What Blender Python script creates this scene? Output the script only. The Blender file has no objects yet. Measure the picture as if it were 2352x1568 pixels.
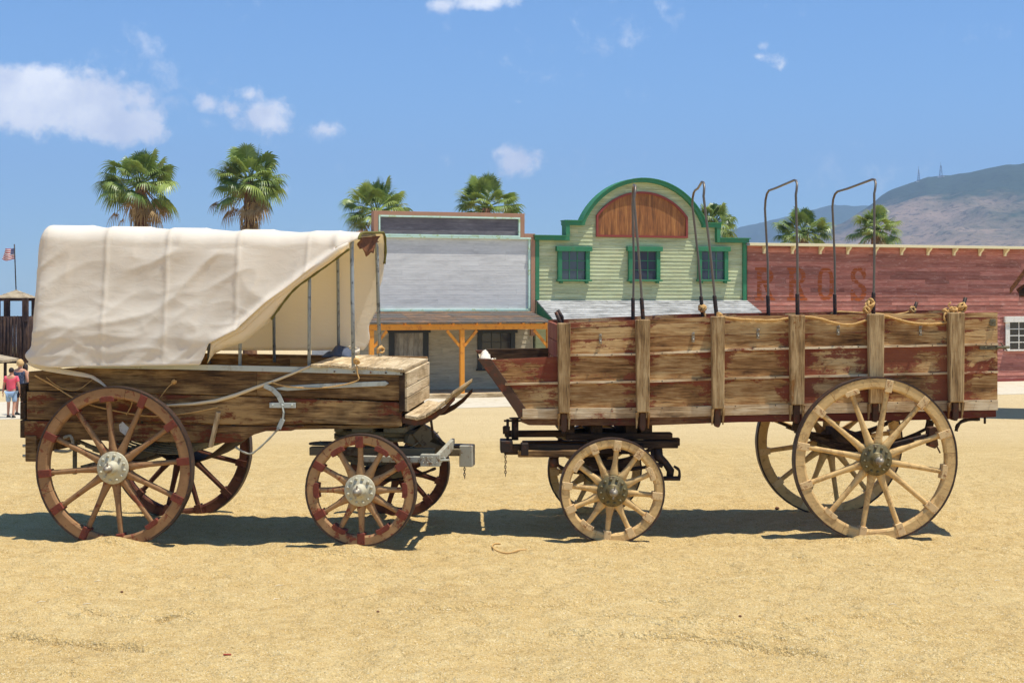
import bpy, bmesh, math, random
import numpy as np
from mathutils import Vector, Matrix, noise as mnoise
R = math.radians
random.seed(7)
scene = bpy.context.scene
COL = scene.collection

# ---------------------------------------------------------------- camera, sky, sun, exposure
F, CX, HY, H = 3332.0, 1176.0, 686.0, 2.0        # focal length / centre / horizon in 2352-px units, eye height
cam_d = bpy.data.cameras.new("camera")
cam = bpy.data.objects.new("camera", cam_d); COL.objects.link(cam)
cam.location = (0, 0, H); cam.rotation_euler = (R(90), 0, 0)
cam_d.sensor_width = 36; cam_d.lens = 36*F/2352
cam_d.shift_y = -(784-HY)/2352
cam_d.clip_start = 0.1; cam_d.clip_end = 30000
scene.camera = cam

SUN = Vector((0.32, -0.105, 1.0)).normalized()     # towards the sun
sun_d = bpy.data.lights.new("sun", 'SUN'); sun = bpy.data.objects.new("sun", sun_d); COL.objects.link(sun)
sun_d.energy = 5.0; sun_d.angle = R(0.5); sun_d.color = (1.0, 0.96, 0.87)
sun.rotation_euler = SUN.to_track_quat('Z', 'Y').to_euler()
sun.location = (6, -6, 40)
scene.view_settings.view_transform = 'Standard'; scene.view_settings.look = 'None'
scene.view_settings.exposure = 0.24; scene.view_settings.gamma = 1.0

W = bpy.data.worlds.new("World"); scene.world = W; W.use_nodes = True
def build_world():
    nt = W.node_tree; N = nt.nodes; L = nt.links; N.clear()
    out = N.new('ShaderNodeOutputWorld'); bg = N.new('ShaderNodeBackground')
    sky = N.new('ShaderNodeTexSky'); sky.sky_type = 'NISHITA'; sky.sun_disc = False
    sky.sun_elevation = math.asin(SUN.z); sky.sun_rotation = math.atan2(SUN.x, SUN.y)
    sky.altitude = 0; sky.air_density = 1.0; sky.dust_density = 0.0; sky.ozone_density = 2.2
    tint = N.new('ShaderNodeMix'); tint.data_type = 'RGBA'; tint.blend_type = 'MULTIPLY'; tint.inputs[0].default_value = 1.0
    tint.inputs[7].default_value = (0.58, 0.87, 1.14, 1)
    L.new(sky.outputs[0], tint.inputs[6])
    tc = N.new('ShaderNodeTexCoord'); sp = N.new('ShaderNodeSeparateXYZ'); cb = N.new('ShaderNodeCombineXYZ'); mxz = N.new('ShaderNodeMath'); mxz.operation = 'MAXIMUM'; mxz.inputs[1].default_value = 0.012
    L.new(tc.outputs['Generated'], sp.inputs[0]); L.new(sp.outputs[0], cb.inputs[0]); L.new(sp.outputs[1], cb.inputs[1]); L.new(sp.outputs[2], mxz.inputs[0]); L.new(mxz.outputs[0], cb.inputs[2]); L.new(cb.outputs[0], sky.inputs['Vector'])
    def mth(op, a, b=None, c=None, clamp=False):
        m = N.new('ShaderNodeMath'); m.operation = op; m.use_clamp = clamp
        for i, v in enumerate((a, b, c)):
            if v is None: continue
            if isinstance(v, (int, float)): m.inputs[i].default_value = v
            else: L.new(v, m.inputs[i])
        return m.outputs[0]
    def nz(scale, detail, rough, dist=0.0):
        n = N.new('ShaderNodeTexNoise'); n.inputs['Scale'].default_value = scale; n.inputs['Detail'].default_value = detail
        n.inputs['Roughness'].default_value = rough; n.inputs['Distortion'].default_value = dist
        L.new(tc.outputs['Generated'], n.inputs['Vector']); return n.outputs['Fac']
    big = nz(14, 7, 0.62, 0.2); fine = nz(60, 8, 0.66, 0.25)
    # cumulus puffs: direction (2352-px position), half sizes, strength
    puffs = [(20,235,150,85,1.7),(150,240,150,78,1.7),(250,285,110,52,1.5),(80,190,110,50,1.3),(310,300,70,34,1.05),(200,200,70,40,1.0),(-60,220,120,80,1.4),
             (610,260,66,44,1.12),(535,250,38,26,.86),(575,218,44,28,.95),(478,240,28,22,.75),(755,298,58,30,.9),
             (1190,372,64,42,.85),(1148,350,40,20,.72),(1100,2,110,20,.95),(1015,12,40,18,.85),(1195,235,20,10,.5),(1210,372,30,30,.5),
             (1775,140,48,26,.46),(1750,105,20,12,.55),(1740,130,24,12,.5),(1790,155,24,16,.5),(1835,118,22,10,.42),
             (700,355,45,24,.36),(660,435,40,20,.40),(1040,375,40,22,.36),(60,700,60,22,.45),(1630,18,30,12,.25)]
    cur = None
    for (x, y, rx, ry, s) in puffs:
        d = Vector(((x-CX)/F, 1, -(y-HY)/F)); k = d.length; d.normalize()
        vm = N.new('ShaderNodeVectorMath'); vm.operation = 'SUBTRACT'; vm.inputs[1].default_value = d
        L.new(tc.outputs['Generated'], vm.inputs[0])
        vs = N.new('ShaderNodeVectorMath'); vs.operation = 'MULTIPLY'; vs.inputs[1].default_value = (F*k/rx/1.5, 2.0, F*k/ry/1.5)
        L.new(vm.outputs[0], vs.inputs[0])
        ln = N.new('ShaderNodeVectorMath'); ln.operation = 'LENGTH'; L.new(vs.outputs[0], ln.inputs[0])
        q = mth('MULTIPLY', mth('SUBTRACT', 1.0, ln.outputs['Value'], clamp=True), s)
        cur = q if cur is None else mth('SMOOTH_MAX', cur, q, 0.12)
    nsum = mth('ADD', mth('MULTIPLY', big, 0.55), mth('MULTIPLY', fine, 0.45))
    field = mth('ADD', cur, mth('MULTIPLY', mth('SUBTRACT', nsum, 0.5), 3.3))
    gate = mth('MULTIPLY', cur, 6.0, clamp=True)
    mr = N.new('ShaderNodeMapRange'); mr.interpolation_type = 'SMOOTHSTEP'
    mr.inputs['From Min'].default_value = 0.24; mr.inputs['From Max'].default_value = 0.84
    L.new(field, mr.inputs['Value'])
    mask = mth('MULTIPLY', mth('MULTIPLY', mr.outputs[0], gate), 0.93)
    mix = N.new('ShaderNodeMix'); mix.data_type = 'RGBA'
    L.new(mask, mix.inputs[0]); L.new(tint.outputs[2], mix.inputs[6])
    cc = N.new('ShaderNodeMix'); cc.data_type = 'RGBA'; L.new(mth('MULTIPLY', mth('SUBTRACT', nz(26, 5, .6), .40), 4.0, clamp=True), cc.inputs[0])
    cc.inputs[6].default_value = (7.6, 7.9, 8.6, 1); cc.inputs[7].default_value = (11.0, 10.9, 10.6, 1); L.new(cc.outputs[2], mix.inputs[7])
    L.new(mix.outputs[2], bg.inputs['Color']); bg.inputs['Strength'].default_value = 0.115
    L.new(bg.outputs[0], out.inputs['Surface'])
build_world()

# ---------------------------------------------------------------- helpers
def lin(r, g, b):
    f = lambda c: (c/255/12.92) if c/255 <= .04045 else ((c/255+.055)/1.055)**2.4
    return (f(r), f(g), f(b), 1)

def tag(o, label=None, cat=None, group=None, kind=None):
    if label: o['label'] = label
    if cat: o['category'] = cat
    if group: o['group'] = group
    if kind: o['kind'] = kind
    return o

def empty(name, loc=(0,0,0), rz=0.0):
    o = bpy.data.objects.new(name, None); COL.objects.link(o)
    o.location = loc; o.rotation_euler = (0, 0, rz); o.empty_display_size = 0.2
    return o

def frame_from(d):
    d = d.normalized(); up = Vector((0,0,1)) if abs(d.z) < .95 else Vector((0,1,0))
    a = d.cross(up).normalized(); b = d.cross(a).normalized()
    return a, b

class MB:
    """collects geometry and links it as ONE mesh object"""
    def __init__(s): s.v = []; s.f = []; s.var = []; s.sm = []; s.mi = []; s.m = 0; s.vv = {}
    def add(s, vs, fs, var=None, smooth=False):
        n = len(s.v); s.v += [tuple(p) for p in vs]
        if var is None: var = random.random()
        for f in fs:
            s.f.append([i+n for i in f]); s.var.append(var); s.sm.append(smooth); s.mi.append(s.m)
        return s
    def box(s, a, b, var=None):
        (x0,y0,z0),(x1,y1,z1) = a, b
        x0,x1 = min(x0,x1),max(x0,x1); y0,y1=min(y0,y1),max(y0,y1); z0,z1=min(z0,z1),max(z0,z1)
        return s.add([(x0,y0,z0),(x1,y0,z0),(x1,y1,z0),(x0,y1,z0),(x0,y0,z1),(x1,y0,z1),(x1,y1,z1),(x0,y1,z1)],
              [(3,2,1,0),(4,5,6,7),(0,1,5,4),(1,2,6,5),(2,3,7,6),(3,0,4,7)], var)
    def hexa(s, bot, top, var=None):
        """bot, top: 4 corners each, counter-clockwise seen from top"""
        return s.add(list(bot)+list(top), [(3,2,1,0),(4,5,6,7),(0,1,5,4),(1,2,6,5),(2,3,7,6),(3,0,4,7)], var)
    def prism(s, poly, y0, y1, var=None, vv=None):
        """poly: (x,z) outline, extruded along y"""
        n = len(poly); area = sum(poly[i][0]*poly[(i+1)%n][1]-poly[(i+1)%n][0]*poly[i][1] for i in range(n))
        if area < 0:
            poly = poly[::-1]; vv = vv[::-1] if vv else None
        if vv:
            for i, q in enumerate(list(vv)+list(vv)): s.vv[len(s.v)+i] = q
        vs = [(x,y0,z) for x,z in poly]+[(x,y1,z) for x,z in poly]
        fs = [tuple(range(n)), tuple(range(2*n-1, n-1, -1))]
        for i in range(n): j=(i+1)%n; fs.append((j, i, i+n, j+n))
        return s.add(vs, fs, var)
    def beam(s, a, b, w, h, var=None, roll=0.0):
        """square bar from a to b, w across, h in the other direction"""
        a, b = Vector(a), Vector(b); p, q = frame_from(b-a)
        if roll: rm = Matrix.Rotation(roll, 3, (b-a).normalized()); p, q = rm@p, rm@q
        p, q = p*w/2, q*h/2
        return s.hexa([a-p-q,a+p-q,a+p+q,a-p+q],[b-p-q,b+p-q,b+p+q,b-p+q], var)
    def tube(s, pts, r, n=8, var=None, cap=True, closed=False, flat=None):
        pts = [Vector(p) for p in pts]; m = len(pts)
        rs = r if isinstance(r, (list,tuple)) else [r]*m
        vs = []; pa = None
        for i, p in enumerate(pts):
            if closed: d = pts[(i+1)%m]-pts[i-1]
            else: d = pts[min(i+1,m-1)]-pts[max(i-1,0)]
            if d.length < 1e-9: d = Vector((0,0,1))
            d.normalize()
            if pa is None: pa, _ = frame_from(d)
            pa = (pa - d*pa.dot(d)).normalized(); q = d.cross(pa)
            fl = flat or (1,1)
            for k in range(n):
                t = 2*math.pi*k/n; vs.append(p + pa*math.cos(t)*rs[i]*fl[0] + q*math.sin(t)*rs[i]*fl[1])
        fs = []
        for i in range(m if closed else m-1):
            for k in range(n):
                a=i*n+k; b=i*n+(k+1)%n; i2=((i+1)%m)*n; fs.append((a,b,i2+(k+1)%n,i2+k))
        if cap and not closed: fs += [tuple(range(n-1,-1,-1)), tuple(range((m-1)*n, m*n))]
        return s.add(vs, fs, var, True)
    def lathe(s, prof, c=(0,0,0), axis='y', n=24, var=None):
        """prof: (radius, position along axis)"""
        vs = []; m=len(prof)
        for (r, h) in prof:
            for k in range(n):
                t = 2*math.pi*k/n; a, b = r*math.cos(t), r*math.sin(t)
                p = (a,h,b) if axis=='y' else ((a,b,h) if axis=='z' else (h,a,b))
                vs.append((p[0]+c[0],p[1]+c[1],p[2]+c[2]))
        fs=[(i*n+k, i*n+(k+1)%n, (i+1)*n+(k+1)%n, (i+1)*n+k) for i in range(m-1) for k in range(n)]
        fs += [tuple(range(n)), tuple(range((m-1)*n, m*n))]
        return s.add(vs, fs, var, True)
    def grid(s, rows, var=None, smooth=True):
        m=len(rows); n=len(rows[0]); vs=[p for r in rows for p in r]
        fs=[(i*n+j,i*n+j+1,(i+1)*n+j+1,(i+1)*n+j) for i in range(m-1) for j in range(n-1)]
        return s.add(vs, fs, var, smooth)
    def split(s, name, mats, parent, nf, **k):
        """one object per nf faces: separate pieces of the same kind"""
        out=[]
        for i in range(0,len(s.f),nf):
            q=MB(); ids=sorted({j for f in s.f[i:i+nf] for j in f}); mp={j:n for n,j in enumerate(ids)}
            q.v=[s.v[j] for j in ids]; q.f=[[mp[j] for j in f] for f in s.f[i:i+nf]]; q.var=s.var[i:i+nf]; q.sm=s.sm[i:i+nf]; q.mi=s.mi[i:i+nf]
            out.append(q.build(name,mats,parent,**k))
        return out
    def build(s, name, mats, parent=None, bevel=0, solid=0, recalc=True, loc=None, seg=1):
        me = bpy.data.meshes.new(name); me.from_pydata(s.v, [], s.f)
        if not isinstance(mats, (list,tuple)): mats=[mats]
        for m in mats: me.materials.append(m)
        me.polygons.foreach_set('use_smooth', s.sm); me.polygons.foreach_set('material_index', s.mi)
        at = me.attributes.new('var', 'FLOAT', 'FACE'); at.data.foreach_set('value', s.var)
        if s.vv:
            a2 = me.attributes.new('vv', 'FLOAT', 'POINT'); a2.data.foreach_set('value', [s.vv.get(i, .5) for i in range(len(s.v))])
        if recalc:
            bm = bmesh.new(); bm.from_mesh(me); bmesh.ops.recalc_face_normals(bm, faces=bm.faces); bm.to_mesh(me); bm.free()
        me.update()
        o = bpy.data.objects.new(name, me); COL.objects.link(o)
        if loc is not None: o.location = loc
        if parent: o.parent = parent
        if solid:
            sd = o.modifiers.new('solid','SOLIDIFY'); sd.thickness = solid; sd.offset = 0
        if bevel:
            b = o.modifiers.new('bevel','BEVEL'); b.width = bevel; b.segments = seg; b.limit_method = 'ANGLE'; b.angle_limit = R(40)
        return o

class Frame:
    """local frame on the ground: x along the thing, y away from the camera, z up"""
    def __init__(s, ox, oy, oz, th):
        s.o=(ox,oy,oz); s.th=th; s.c=math.cos(th); s.s=math.sin(th)
    def p(s, px, py, y=0.0):
        dx=(px-CX)/F; dz=-(py-HY)/F
        ax=s.o[0]-y*s.s; ay=s.o[1]+y*s.c
        D=(s.c*ay-s.s*ax)/(s.c-s.s*dx)
        X,Y,Z=dx*D,D,H+dz*D
        return ((X-s.o[0])*s.c+(Y-s.o[1])*s.s, y, Z-s.o[2])
    def xz(s, px, py, y=0.0): q=s.p(px,py,y); return (q[0],q[2])
    def world(s, q): return (s.o[0]+q[0]*s.c-q[1]*s.s, s.o[1]+q[0]*s.s+q[1]*s.c, s.o[2]+q[2])
def at(px, D, py=None, z=None):
    return ((px-CX)/F*D, D, (H-(py-HY)/F*D) if py is not None else z)
def interp(x, pts):
    if x<=pts[0][0]: return pts[0][1]
    for (a,b),(c,d) in zip(pts, pts[1:]):
        if x<=c: return b+(d-b)*(x-a)/(c-a)
    return pts[-1][1]
def sstep(a,b,x): t=max(0,min(1,(x-a)/(b-a))); return t*t*(3-2*t)

# ---------------------------------------------------------------- materials
class NT:
    def __init__(s, name):
        s.m = bpy.data.materials.new(name); s.m.use_nodes=True; nt=s.m.node_tree; s.N=nt.nodes; s.L=nt.links
        s.bs = s.N['Principled BSDF']; s.out = s.N['Material Output']
        s.tc = s.N.new('ShaderNodeTexCoord'); s.co = s.tc.outputs['Object']
        a = s.N.new('ShaderNodeAttribute'); a.attribute_name='var'; s.var=a.outputs['Fac']
    def math(s, op, a, b=None, c=None, clamp=False):
        m=s.N.new('ShaderNodeMath'); m.operation=op; m.use_clamp=clamp
        for i,v in enumerate((a,b,c)):
            if v is None: continue
            if isinstance(v,(int,float)): m.inputs[i].default_value=v
            else: s.L.new(v,m.inputs[i])
        return m.outputs[0]
    def shift(s, amt=(37,11,23)):
        """offset coordinates by the per-board value so boards differ"""
        v=s.N.new('ShaderNodeVectorMath'); v.operation='SCALE'; v.inputs[0].default_value=amt; s.L.new(s.var, v.inputs['Scale'])
        a=s.N.new('ShaderNodeVectorMath'); a.operation='ADD'; s.L.new(s.co,a.inputs[0]); s.L.new(v.outputs[0],a.inputs[1])
        s.co=a.outputs[0]
    def noise(s, scale=(1,1,1), sc=1.0, detail=6, rough=.6, dist=0.0):
        mp=s.N.new('ShaderNodeMapping'); mp.inputs['Scale'].default_value=scale; s.L.new(s.co, mp.inputs['Vector'])
        n=s.N.new('ShaderNodeTexNoise'); n.inputs['Scale'].default_value=sc; n.inputs['Detail'].default_value=detail
        n.inputs['Roughness'].default_value=rough; n.inputs['Distortion'].default_value=dist
        s.L.new(mp.outputs[0], n.inputs['Vector']); return n.outputs['Fac']
    def ramp(s, fac, stops, mode='LINEAR'):
        r=s.N.new('ShaderNodeValToRGB'); r.color_ramp.interpolation=mode; e=r.color_ramp.elements
        while len(e)>1: e.remove(e[-1])
        e[0].position=stops[0][0]; e[0].color=stops[0][1]
        for p,c in stops[1:]: q=e.new(p); q.color=c
        s.L.new(fac, r.inputs[0]); return r.outputs[0]
    def step(s, fac, a, b):
        m=s.N.new('ShaderNodeMapRange'); m.inputs['From Min'].default_value=a; m.inputs['From Max'].default_value=b; s.L.new(fac,m.inputs['Value']); return m.outputs[0]
    def mix(s, fac, a, b, blend='MIX'):
        m=s.N.new('ShaderNodeMix'); m.data_type='RGBA'; m.blend_type=blend
        if isinstance(fac,(int,float)): m.inputs[0].default_value=fac
        else: s.L.new(fac,m.inputs[0])
        for i,v in ((6,a),(7,b)):
            if isinstance(v,tuple): m.inputs[i].default_value=v
            else: s.L.new(v,m.inputs[i])
        return m.outputs[2]
    def mul(s, col, fac):
        c=s.N.new('ShaderNodeVectorMath'); c.operation='SCALE'; s.L.new(col,c.inputs[0])
        if isinstance(fac,(int,float)): c.inputs['Scale'].default_value=fac
        else: s.L.new(fac,c.inputs['Scale'])
        return c.outputs[0]
    def bump(s, h, strength=.5, dist=.01):
        b=s.N.new('ShaderNodeBump'); b.inputs['Strength'].default_value=strength; b.inputs['Distance'].default_value=dist
        s.L.new(h,b.inputs['Height']); s.L.new(b.outputs[0], s.bs.inputs['Normal'])
    def fin(s, col, rough=.8, metal=0.0, spec=.3):
        if isinstance(col,tuple): s.bs.inputs['Base Color'].default_value=col
        else: s.L.new(col, s.bs.inputs['Base Color'])
        if isinstance(rough,(int,float)): s.bs.inputs['Roughness'].default_value=rough
        else: s.L.new(rough,s.bs.inputs['Roughness'])
        s.bs.inputs['Metallic'].default_value=metal; s.bs.inputs['Specular IOR Level'].default_value=spec
        return s.m

def wood(name, cols, axis='x', paint=None, amt=.5, grain=1.0, rough=.82, paint2=None, varamt=.35, edge=0.0, posts=()):
    """weathered timber: dark, mid, light tones along the grain, optional flaking paint"""
    t=NT(name); t.shift()
    sc={'x':(1.7,12,12),'z':(13,13,1.3),'y':(13,1.3,13)}[axis]
    sf={'x':(5,80,80),'z':(80,80,5),'y':(80,5,80)}[axis]
    sp={'x':(2.0,5.2,5.2),'z':(5.2,5.2,2.0),'y':(5.2,2.0,5.2)}[axis]
    a=t.noise(sc,1.0*grain,7,.65,.6); b=t.noise(sf,1.0*grain,4,.6); c=t.noise((1,1,1),1.9,5,.6)
    g=t.math('ADD', t.math('MULTIPLY',a,.6), t.math('MULTIPLY',b,.4))
    g=t.math('ADD', g, t.math('MULTIPLY', t.math('SUBTRACT',c,.5), .55))
    col=t.ramp(g,[(.30,cols[0]),(.46,cols[1]),(.60,cols[2]),(.75,cols[2])])
    stain=t.noise(sp,.8,6,.7,.3)
    col=t.mul(col, t.math('ADD', 1-varamt/2, t.math('MULTIPLY', t.var, varamt)))
    dk=t.step(stain,.60,.72); col=t.mix(t.math('MULTIPLY',dk,.42), col, cols[0])
    crack=t.step(t.noise(sf,.8,3,.5,.4),.30,.38); col=t.mix(t.math('MULTIPLY',t.math('SUBTRACT',1.0,crack),.65), col, tuple(x*.35 for x in cols[0][:3])+(1,))
    h=g
    if paint:
        p1=t.noise(sp,1.3,9,.72,.5); p2=t.noise(sf,.5,5,.7)
        p3=t.noise((1,1.6,1.6),16,6,.75,.3)
        pm=t.math('ADD', t.math('MULTIPLY',p1,.62), t.math('MULTIPLY',p2,.14)); pm=t.math('ADD', pm, t.math('MULTIPLY',p3,.24))
        if edge:                                   # paint survives along board edges and beside the posts
            va=t.N.new('ShaderNodeAttribute'); va.attribute_name='vv'; ve=t.math('ABSOLUTE', t.math('SUBTRACT', va.outputs['Fac'], .42)); pm=t.math('ADD', pm, t.math('MULTIPLY', t.step(ve,.36,.58), edge))
            if posts:
                sx=t.N.new('ShaderNodeSeparateXYZ'); t.L.new(t.tc.outputs['Object'], sx.inputs[0]); dm=None
                for px_ in posts:
                    dd=t.math('ABSOLUTE', t.math('SUBTRACT', sx.outputs['X'], px_)); dm=dd if dm is None else t.math('MINIMUM', dm, dd)
                pm=t.math('ADD', pm, t.math('MULTIPLY', t.math('SUBTRACT', 1.0, t.step(dm,.07,.19)), edge*1.2))
        pm=t.math('ADD', pm, t.math('MULTIPLY', t.math('SUBTRACT', t.var,.5), .16))
        th=.5+(.5-amt)*.36
        k=t.step(pm, th-.012, th+.03)
        pc=paint if paint2 is None else t.mix(t.step(t.noise((1,1,1),2.3,4,.6),.4,.62), paint, paint2)
        if isinstance(pc,tuple): pc=t.mix(t.step(b,.3,.7), tuple(x*.8 for x in pc[:3])+(1,), pc)
        col=t.mix(t.math('MULTIPLY',k,.92), col, pc)
        h=t.math('ADD', g, t.math('MULTIPLY',k,.25))
    t.bump(h,.7,.012)
    return t.fin(col, rough, 0, .25)

def plain(name, col, rough=.7, metal=0, var=.25, spot=None, sc=9, bump=.25, spec=.35):
    t=NT(name); t.shift((9,5,7)); n=t.noise((1,1,1),sc,6,.65); 
    c=t.mix(n, tuple(x*(1-var) for x in col[:3])+(1,), tuple(min(1,x*(1+var)) for x in col[:3])+(1,))
    if spot: c=t.mix(t.step(t.noise((1,1,1),sc*1.9,7,.75,.4), .54,.62), c, spot)
    t.bump(n,bump,.006)
    return t.fin(c, rough, metal, spec)

M={}
M['wagon_brown']=wood('weathered_brown_boards',[lin(44,29,16),lin(112,82,48),lin(166,132,84)],'x',lin(116,54,30),.30,edge=.02,varamt=.35)
M['wagon_red']=wood('flaking_red_boards',[lin(74,46,24),lin(166,122,74),lin(212,176,122)],'x',lin(124,56,40),.39,varamt=.25,paint2=lin(142,78,52),edge=.085,posts=(-2.67,-1.99,-1.32,-.63,.05,.72))
M['ledge']=wood('pale_ledge_strips',[lin(112,84,54),lin(196,164,122),lin(228,206,168)],'x',lin(142,66,46),.30,varamt=.2)
M['wagon_red_v']=wood('flaking_red_boards_upright',[lin(84,56,30),lin(162,122,76),lin(206,172,124)],'z',lin(120,44,32),.30)
M['sill_red']=wood('dull_red_sill',[lin(70,42,26),lin(112,74,46),lin(150,112,72)],'x',lin(110,50,36),.62)
M['post_wood']=wood('grey_brown_post',[lin(82,58,34),lin(156,124,82),lin(198,168,122)],'z',lin(150,100,46),.30,varamt=.25,grain=1.3)
M['pale_wood']=wood('bleached_boards',[lin(110,88,60),lin(176,152,114),lin(212,190,152)],'y',None,varamt=.25)
M['pale_wood_x']=wood('bleached_boards_long',[lin(122,96,64),lin(188,162,122),lin(222,200,162)],'x',None,varamt=.25)
M['pale_wood_z']=wood('bleached_boards_upright',[lin(122,96,64),lin(188,162,122),lin(222,200,162)],'z',None,varamt=.25)
M['dark_wood']=wood('dark_oiled_timber',[lin(26,18,12),lin(56,40,26),lin(88,66,44)],'x',None)
M['dark_wood_y']=wood('dark_oiled_timber_cross',[lin(26,18,12),lin(60,44,28),lin(92,68,46)],'y',None)
M['iron']=plain('rusty_black_iron',lin(54,44,38),.6,.35,.4,lin(96,58,36),14)
M['rust_board']=plain('rusty_front_iron',lin(86,60,42),.7,.1,.4,lin(116,62,38),7)
M['grey_iron']=plain('painted_grey_iron',lin(168,164,146),.6,.0,.2,lin(120,88,58),10)
M['grey_paint']=plain('chipped_pale_grey_paint',lin(186,188,176),.6,0,.10,lin(168,164,146),5)
M['bow_grey']=plain('grey_painted_pipe',lin(150,156,156),.5,.1,.15,lin(62,64,66),12)
M['bow_dark']=plain('dark_steel_pipe',lin(112,102,90),.42,.4,.25,lin(110,92,78),9,spec=.5)
M['olive_iron']=plain('olive_grey_paint',lin(112,104,80),.7,0,.3,lin(70,54,36),7)
def wheel_mat(name, base, dark, flake, amt):
    t=NT(name); t.shift(); a=t.noise((1,1,1),7,8,.7,.4); b=t.noise((22,22,60),1,5,.7); c=t.noise((3,3,3),3.1,7,.75,.6)
    g=t.math('ADD',t.math('MULTIPLY',a,.55),t.math('MULTIPLY',b,.45))
    col=t.ramp(g,[(.22,dark),(.44,base),(.66,tuple(min(1,x*1.22) for x in base[:3])+(1,))])
    k=t.step(c,.5+(.5-amt)*.35-.01,.5+(.5-amt)*.35+.02); col=t.mix(t.math('MULTIPLY',k,.85),col,flake)
    t.bump(t.math('ADD',g,t.math('MULTIPLY',k,.3)),.6,.01); return t.fin(col,.75,0,.25)
M['wheel_l']=wheel_mat('worn_red_brown_wheel',lin(152,114,76),lin(92,58,38),lin(130,68,46),.28)
M['wheel_lf']=wheel_mat('worn_tan_wheel',lin(168,130,88),lin(88,58,36),lin(136,60,42),.33)
M['wheel_r']=wheel_mat('worn_cream_wheel',lin(210,174,116),lin(128,88,44),lin(190,152,100),.34)
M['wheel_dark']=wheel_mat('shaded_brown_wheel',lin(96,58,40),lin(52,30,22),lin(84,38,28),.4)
M['clamp_red']=plain('red_painted_clamp',lin(124,60,42),.75,0,.2,lin(98,50,36),12)
M['clamp_cream']=plain('cream_painted_clamp',lin(224,190,136),.6,0,.12,lin(160,110,66),12)
M['tyre']=plain('iron_tyre',lin(74,60,52),.55,.4,.3,lin(110,76,54),9)
M['hub_cream']=plain('cream_grey_hub_paint',lin(190,182,154),.6,0,.12,lin(168,152,118),6)
M['hub_green']=plain('olive_bronze_hub',lin(112,100,66),.5,.25,.3,lin(78,60,38),11)
M['steel']=plain('worn_bright_steel',lin(160,150,132),.55,.5,.2,lin(120,84,60),14)
M['rope']=plain('tan_rope',lin(206,164,104),.9,0,.25,lin(168,124,70),60,bump=.6,spec=.1)
M['green_rope']=plain('green_hem_rope',lin(112,106,58),.9,0,.3,lin(80,66,34),60,bump=.6,spec=.1)

def canvas_mat():
    t=NT('cream_canvas')
    n=t.noise((1,1,1),1.7,6,.6,.3); w=t.noise((1,1,1),60,3,.5); st=t.noise((2,2,.8),3.3,7,.7)
    col=t.mix(n, lin(248,242,229), lin(254,251,243)); col=t.mix(t.math('MULTIPLY',t.step(st,.60,.78),.25), col, lin(232,216,188))
    cr=t.noise((3.2,3,5.5),1.6,5,.55,1.1); cr2=t.math('ABSOLUTE', t.math('SUBTRACT',cr,.5))
    ridge=t.math('SUBTRACT',1.0,t.step(cr2,.0,.05))
    h=t.math('ADD', t.math('MULTIPLY',ridge,.12), t.math('MULTIPLY',w,.04)); h=t.math('ADD',h,t.math('MULTIPLY',t.noise((2,2,5.0),2.2,3,.5,.6),1.0))
    t.bump(h,.16,.03)
    t.fin(col,.9,0,.1)
    tr=t.N.new('ShaderNodeBsdfTranslucent'); tr.inputs['Color'].default_value=lin(250,233,194)
    mx=t.N.new('ShaderNodeMixShader'); mx.inputs[0].default_value=.46
    t.L.new(t.bs.outputs[0],mx.inputs[1]); t.L.new(tr.outputs[0],mx.inputs[2]); t.L.new(mx.outputs[0],t.out.inputs['Surface'])
    return t.m
M['canvas']=canvas_mat()
M['gear']=plain('dull_olive_brown_gear',lin(104,92,68),.75,0,.3,lin(74,56,36),6)
M['strap']=plain('tan_webbing',lin(222,202,168),.9,0,.12)

def sand_mat():
    t=NT('raked_sand'); t.co=t.tc.outputs['Object']
    a=t.noise((1,1.6,1),.55,7,.6); b=t.noise((1,1.5,1),5.5,6,.68); c=t.noise((1,.8,1),80,3,.7); d=t.noise((1,2.2,1),1.7,6,.65,.4); e=t.noise((1,1.1,1),30,4,.7)
    g=t.math('ADD',t.math('MULTIPLY',a,.18),t.math('MULTIPLY',b,.36)); g=t.math('ADD',g,t.math('MULTIPLY',c,.26)); g=t.math('ADD',g,t.math('MULTIPLY',e,.20))
    col=t.ramp(g,[(.34,lin(184,148,90)),(.48,lin(218,184,120)),(.62,lin(236,208,148))])
    sp=t.step(t.noise((1,.6,1),130,1,.5),.60,.66); col=t.mix(t.math('MULTIPLY',sp,.75),col,lin(244,226,184))
    dk=t.step(t.noise((1,.6,1),95,2,.6),.60,.66); col=t.mix(t.math('MULTIPLY',dk,.62),col,lin(134,102,60))
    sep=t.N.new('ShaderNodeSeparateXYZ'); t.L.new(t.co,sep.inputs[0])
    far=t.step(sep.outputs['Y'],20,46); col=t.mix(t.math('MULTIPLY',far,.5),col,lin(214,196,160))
    h=t.math('ADD',t.math('MULTIPLY',b,.6),t.math('MULTIPLY',t.noise((1,1.2,1),20,5,.7),.55)); h=t.math('ADD',h,t.math('MULTIPLY',e,.30)); h=t.math('ADD',h,t.math('MULTIPLY',d,.5))
    t.bump(h,1.0,.085); return t.fin(col,.95,0,.08)
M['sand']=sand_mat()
M['paving']=plain('pale_dusty_paving',lin(204,192,168),.9,0,.08,lin(188,172,142),1.3,bump=.1,spec=.1)

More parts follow.
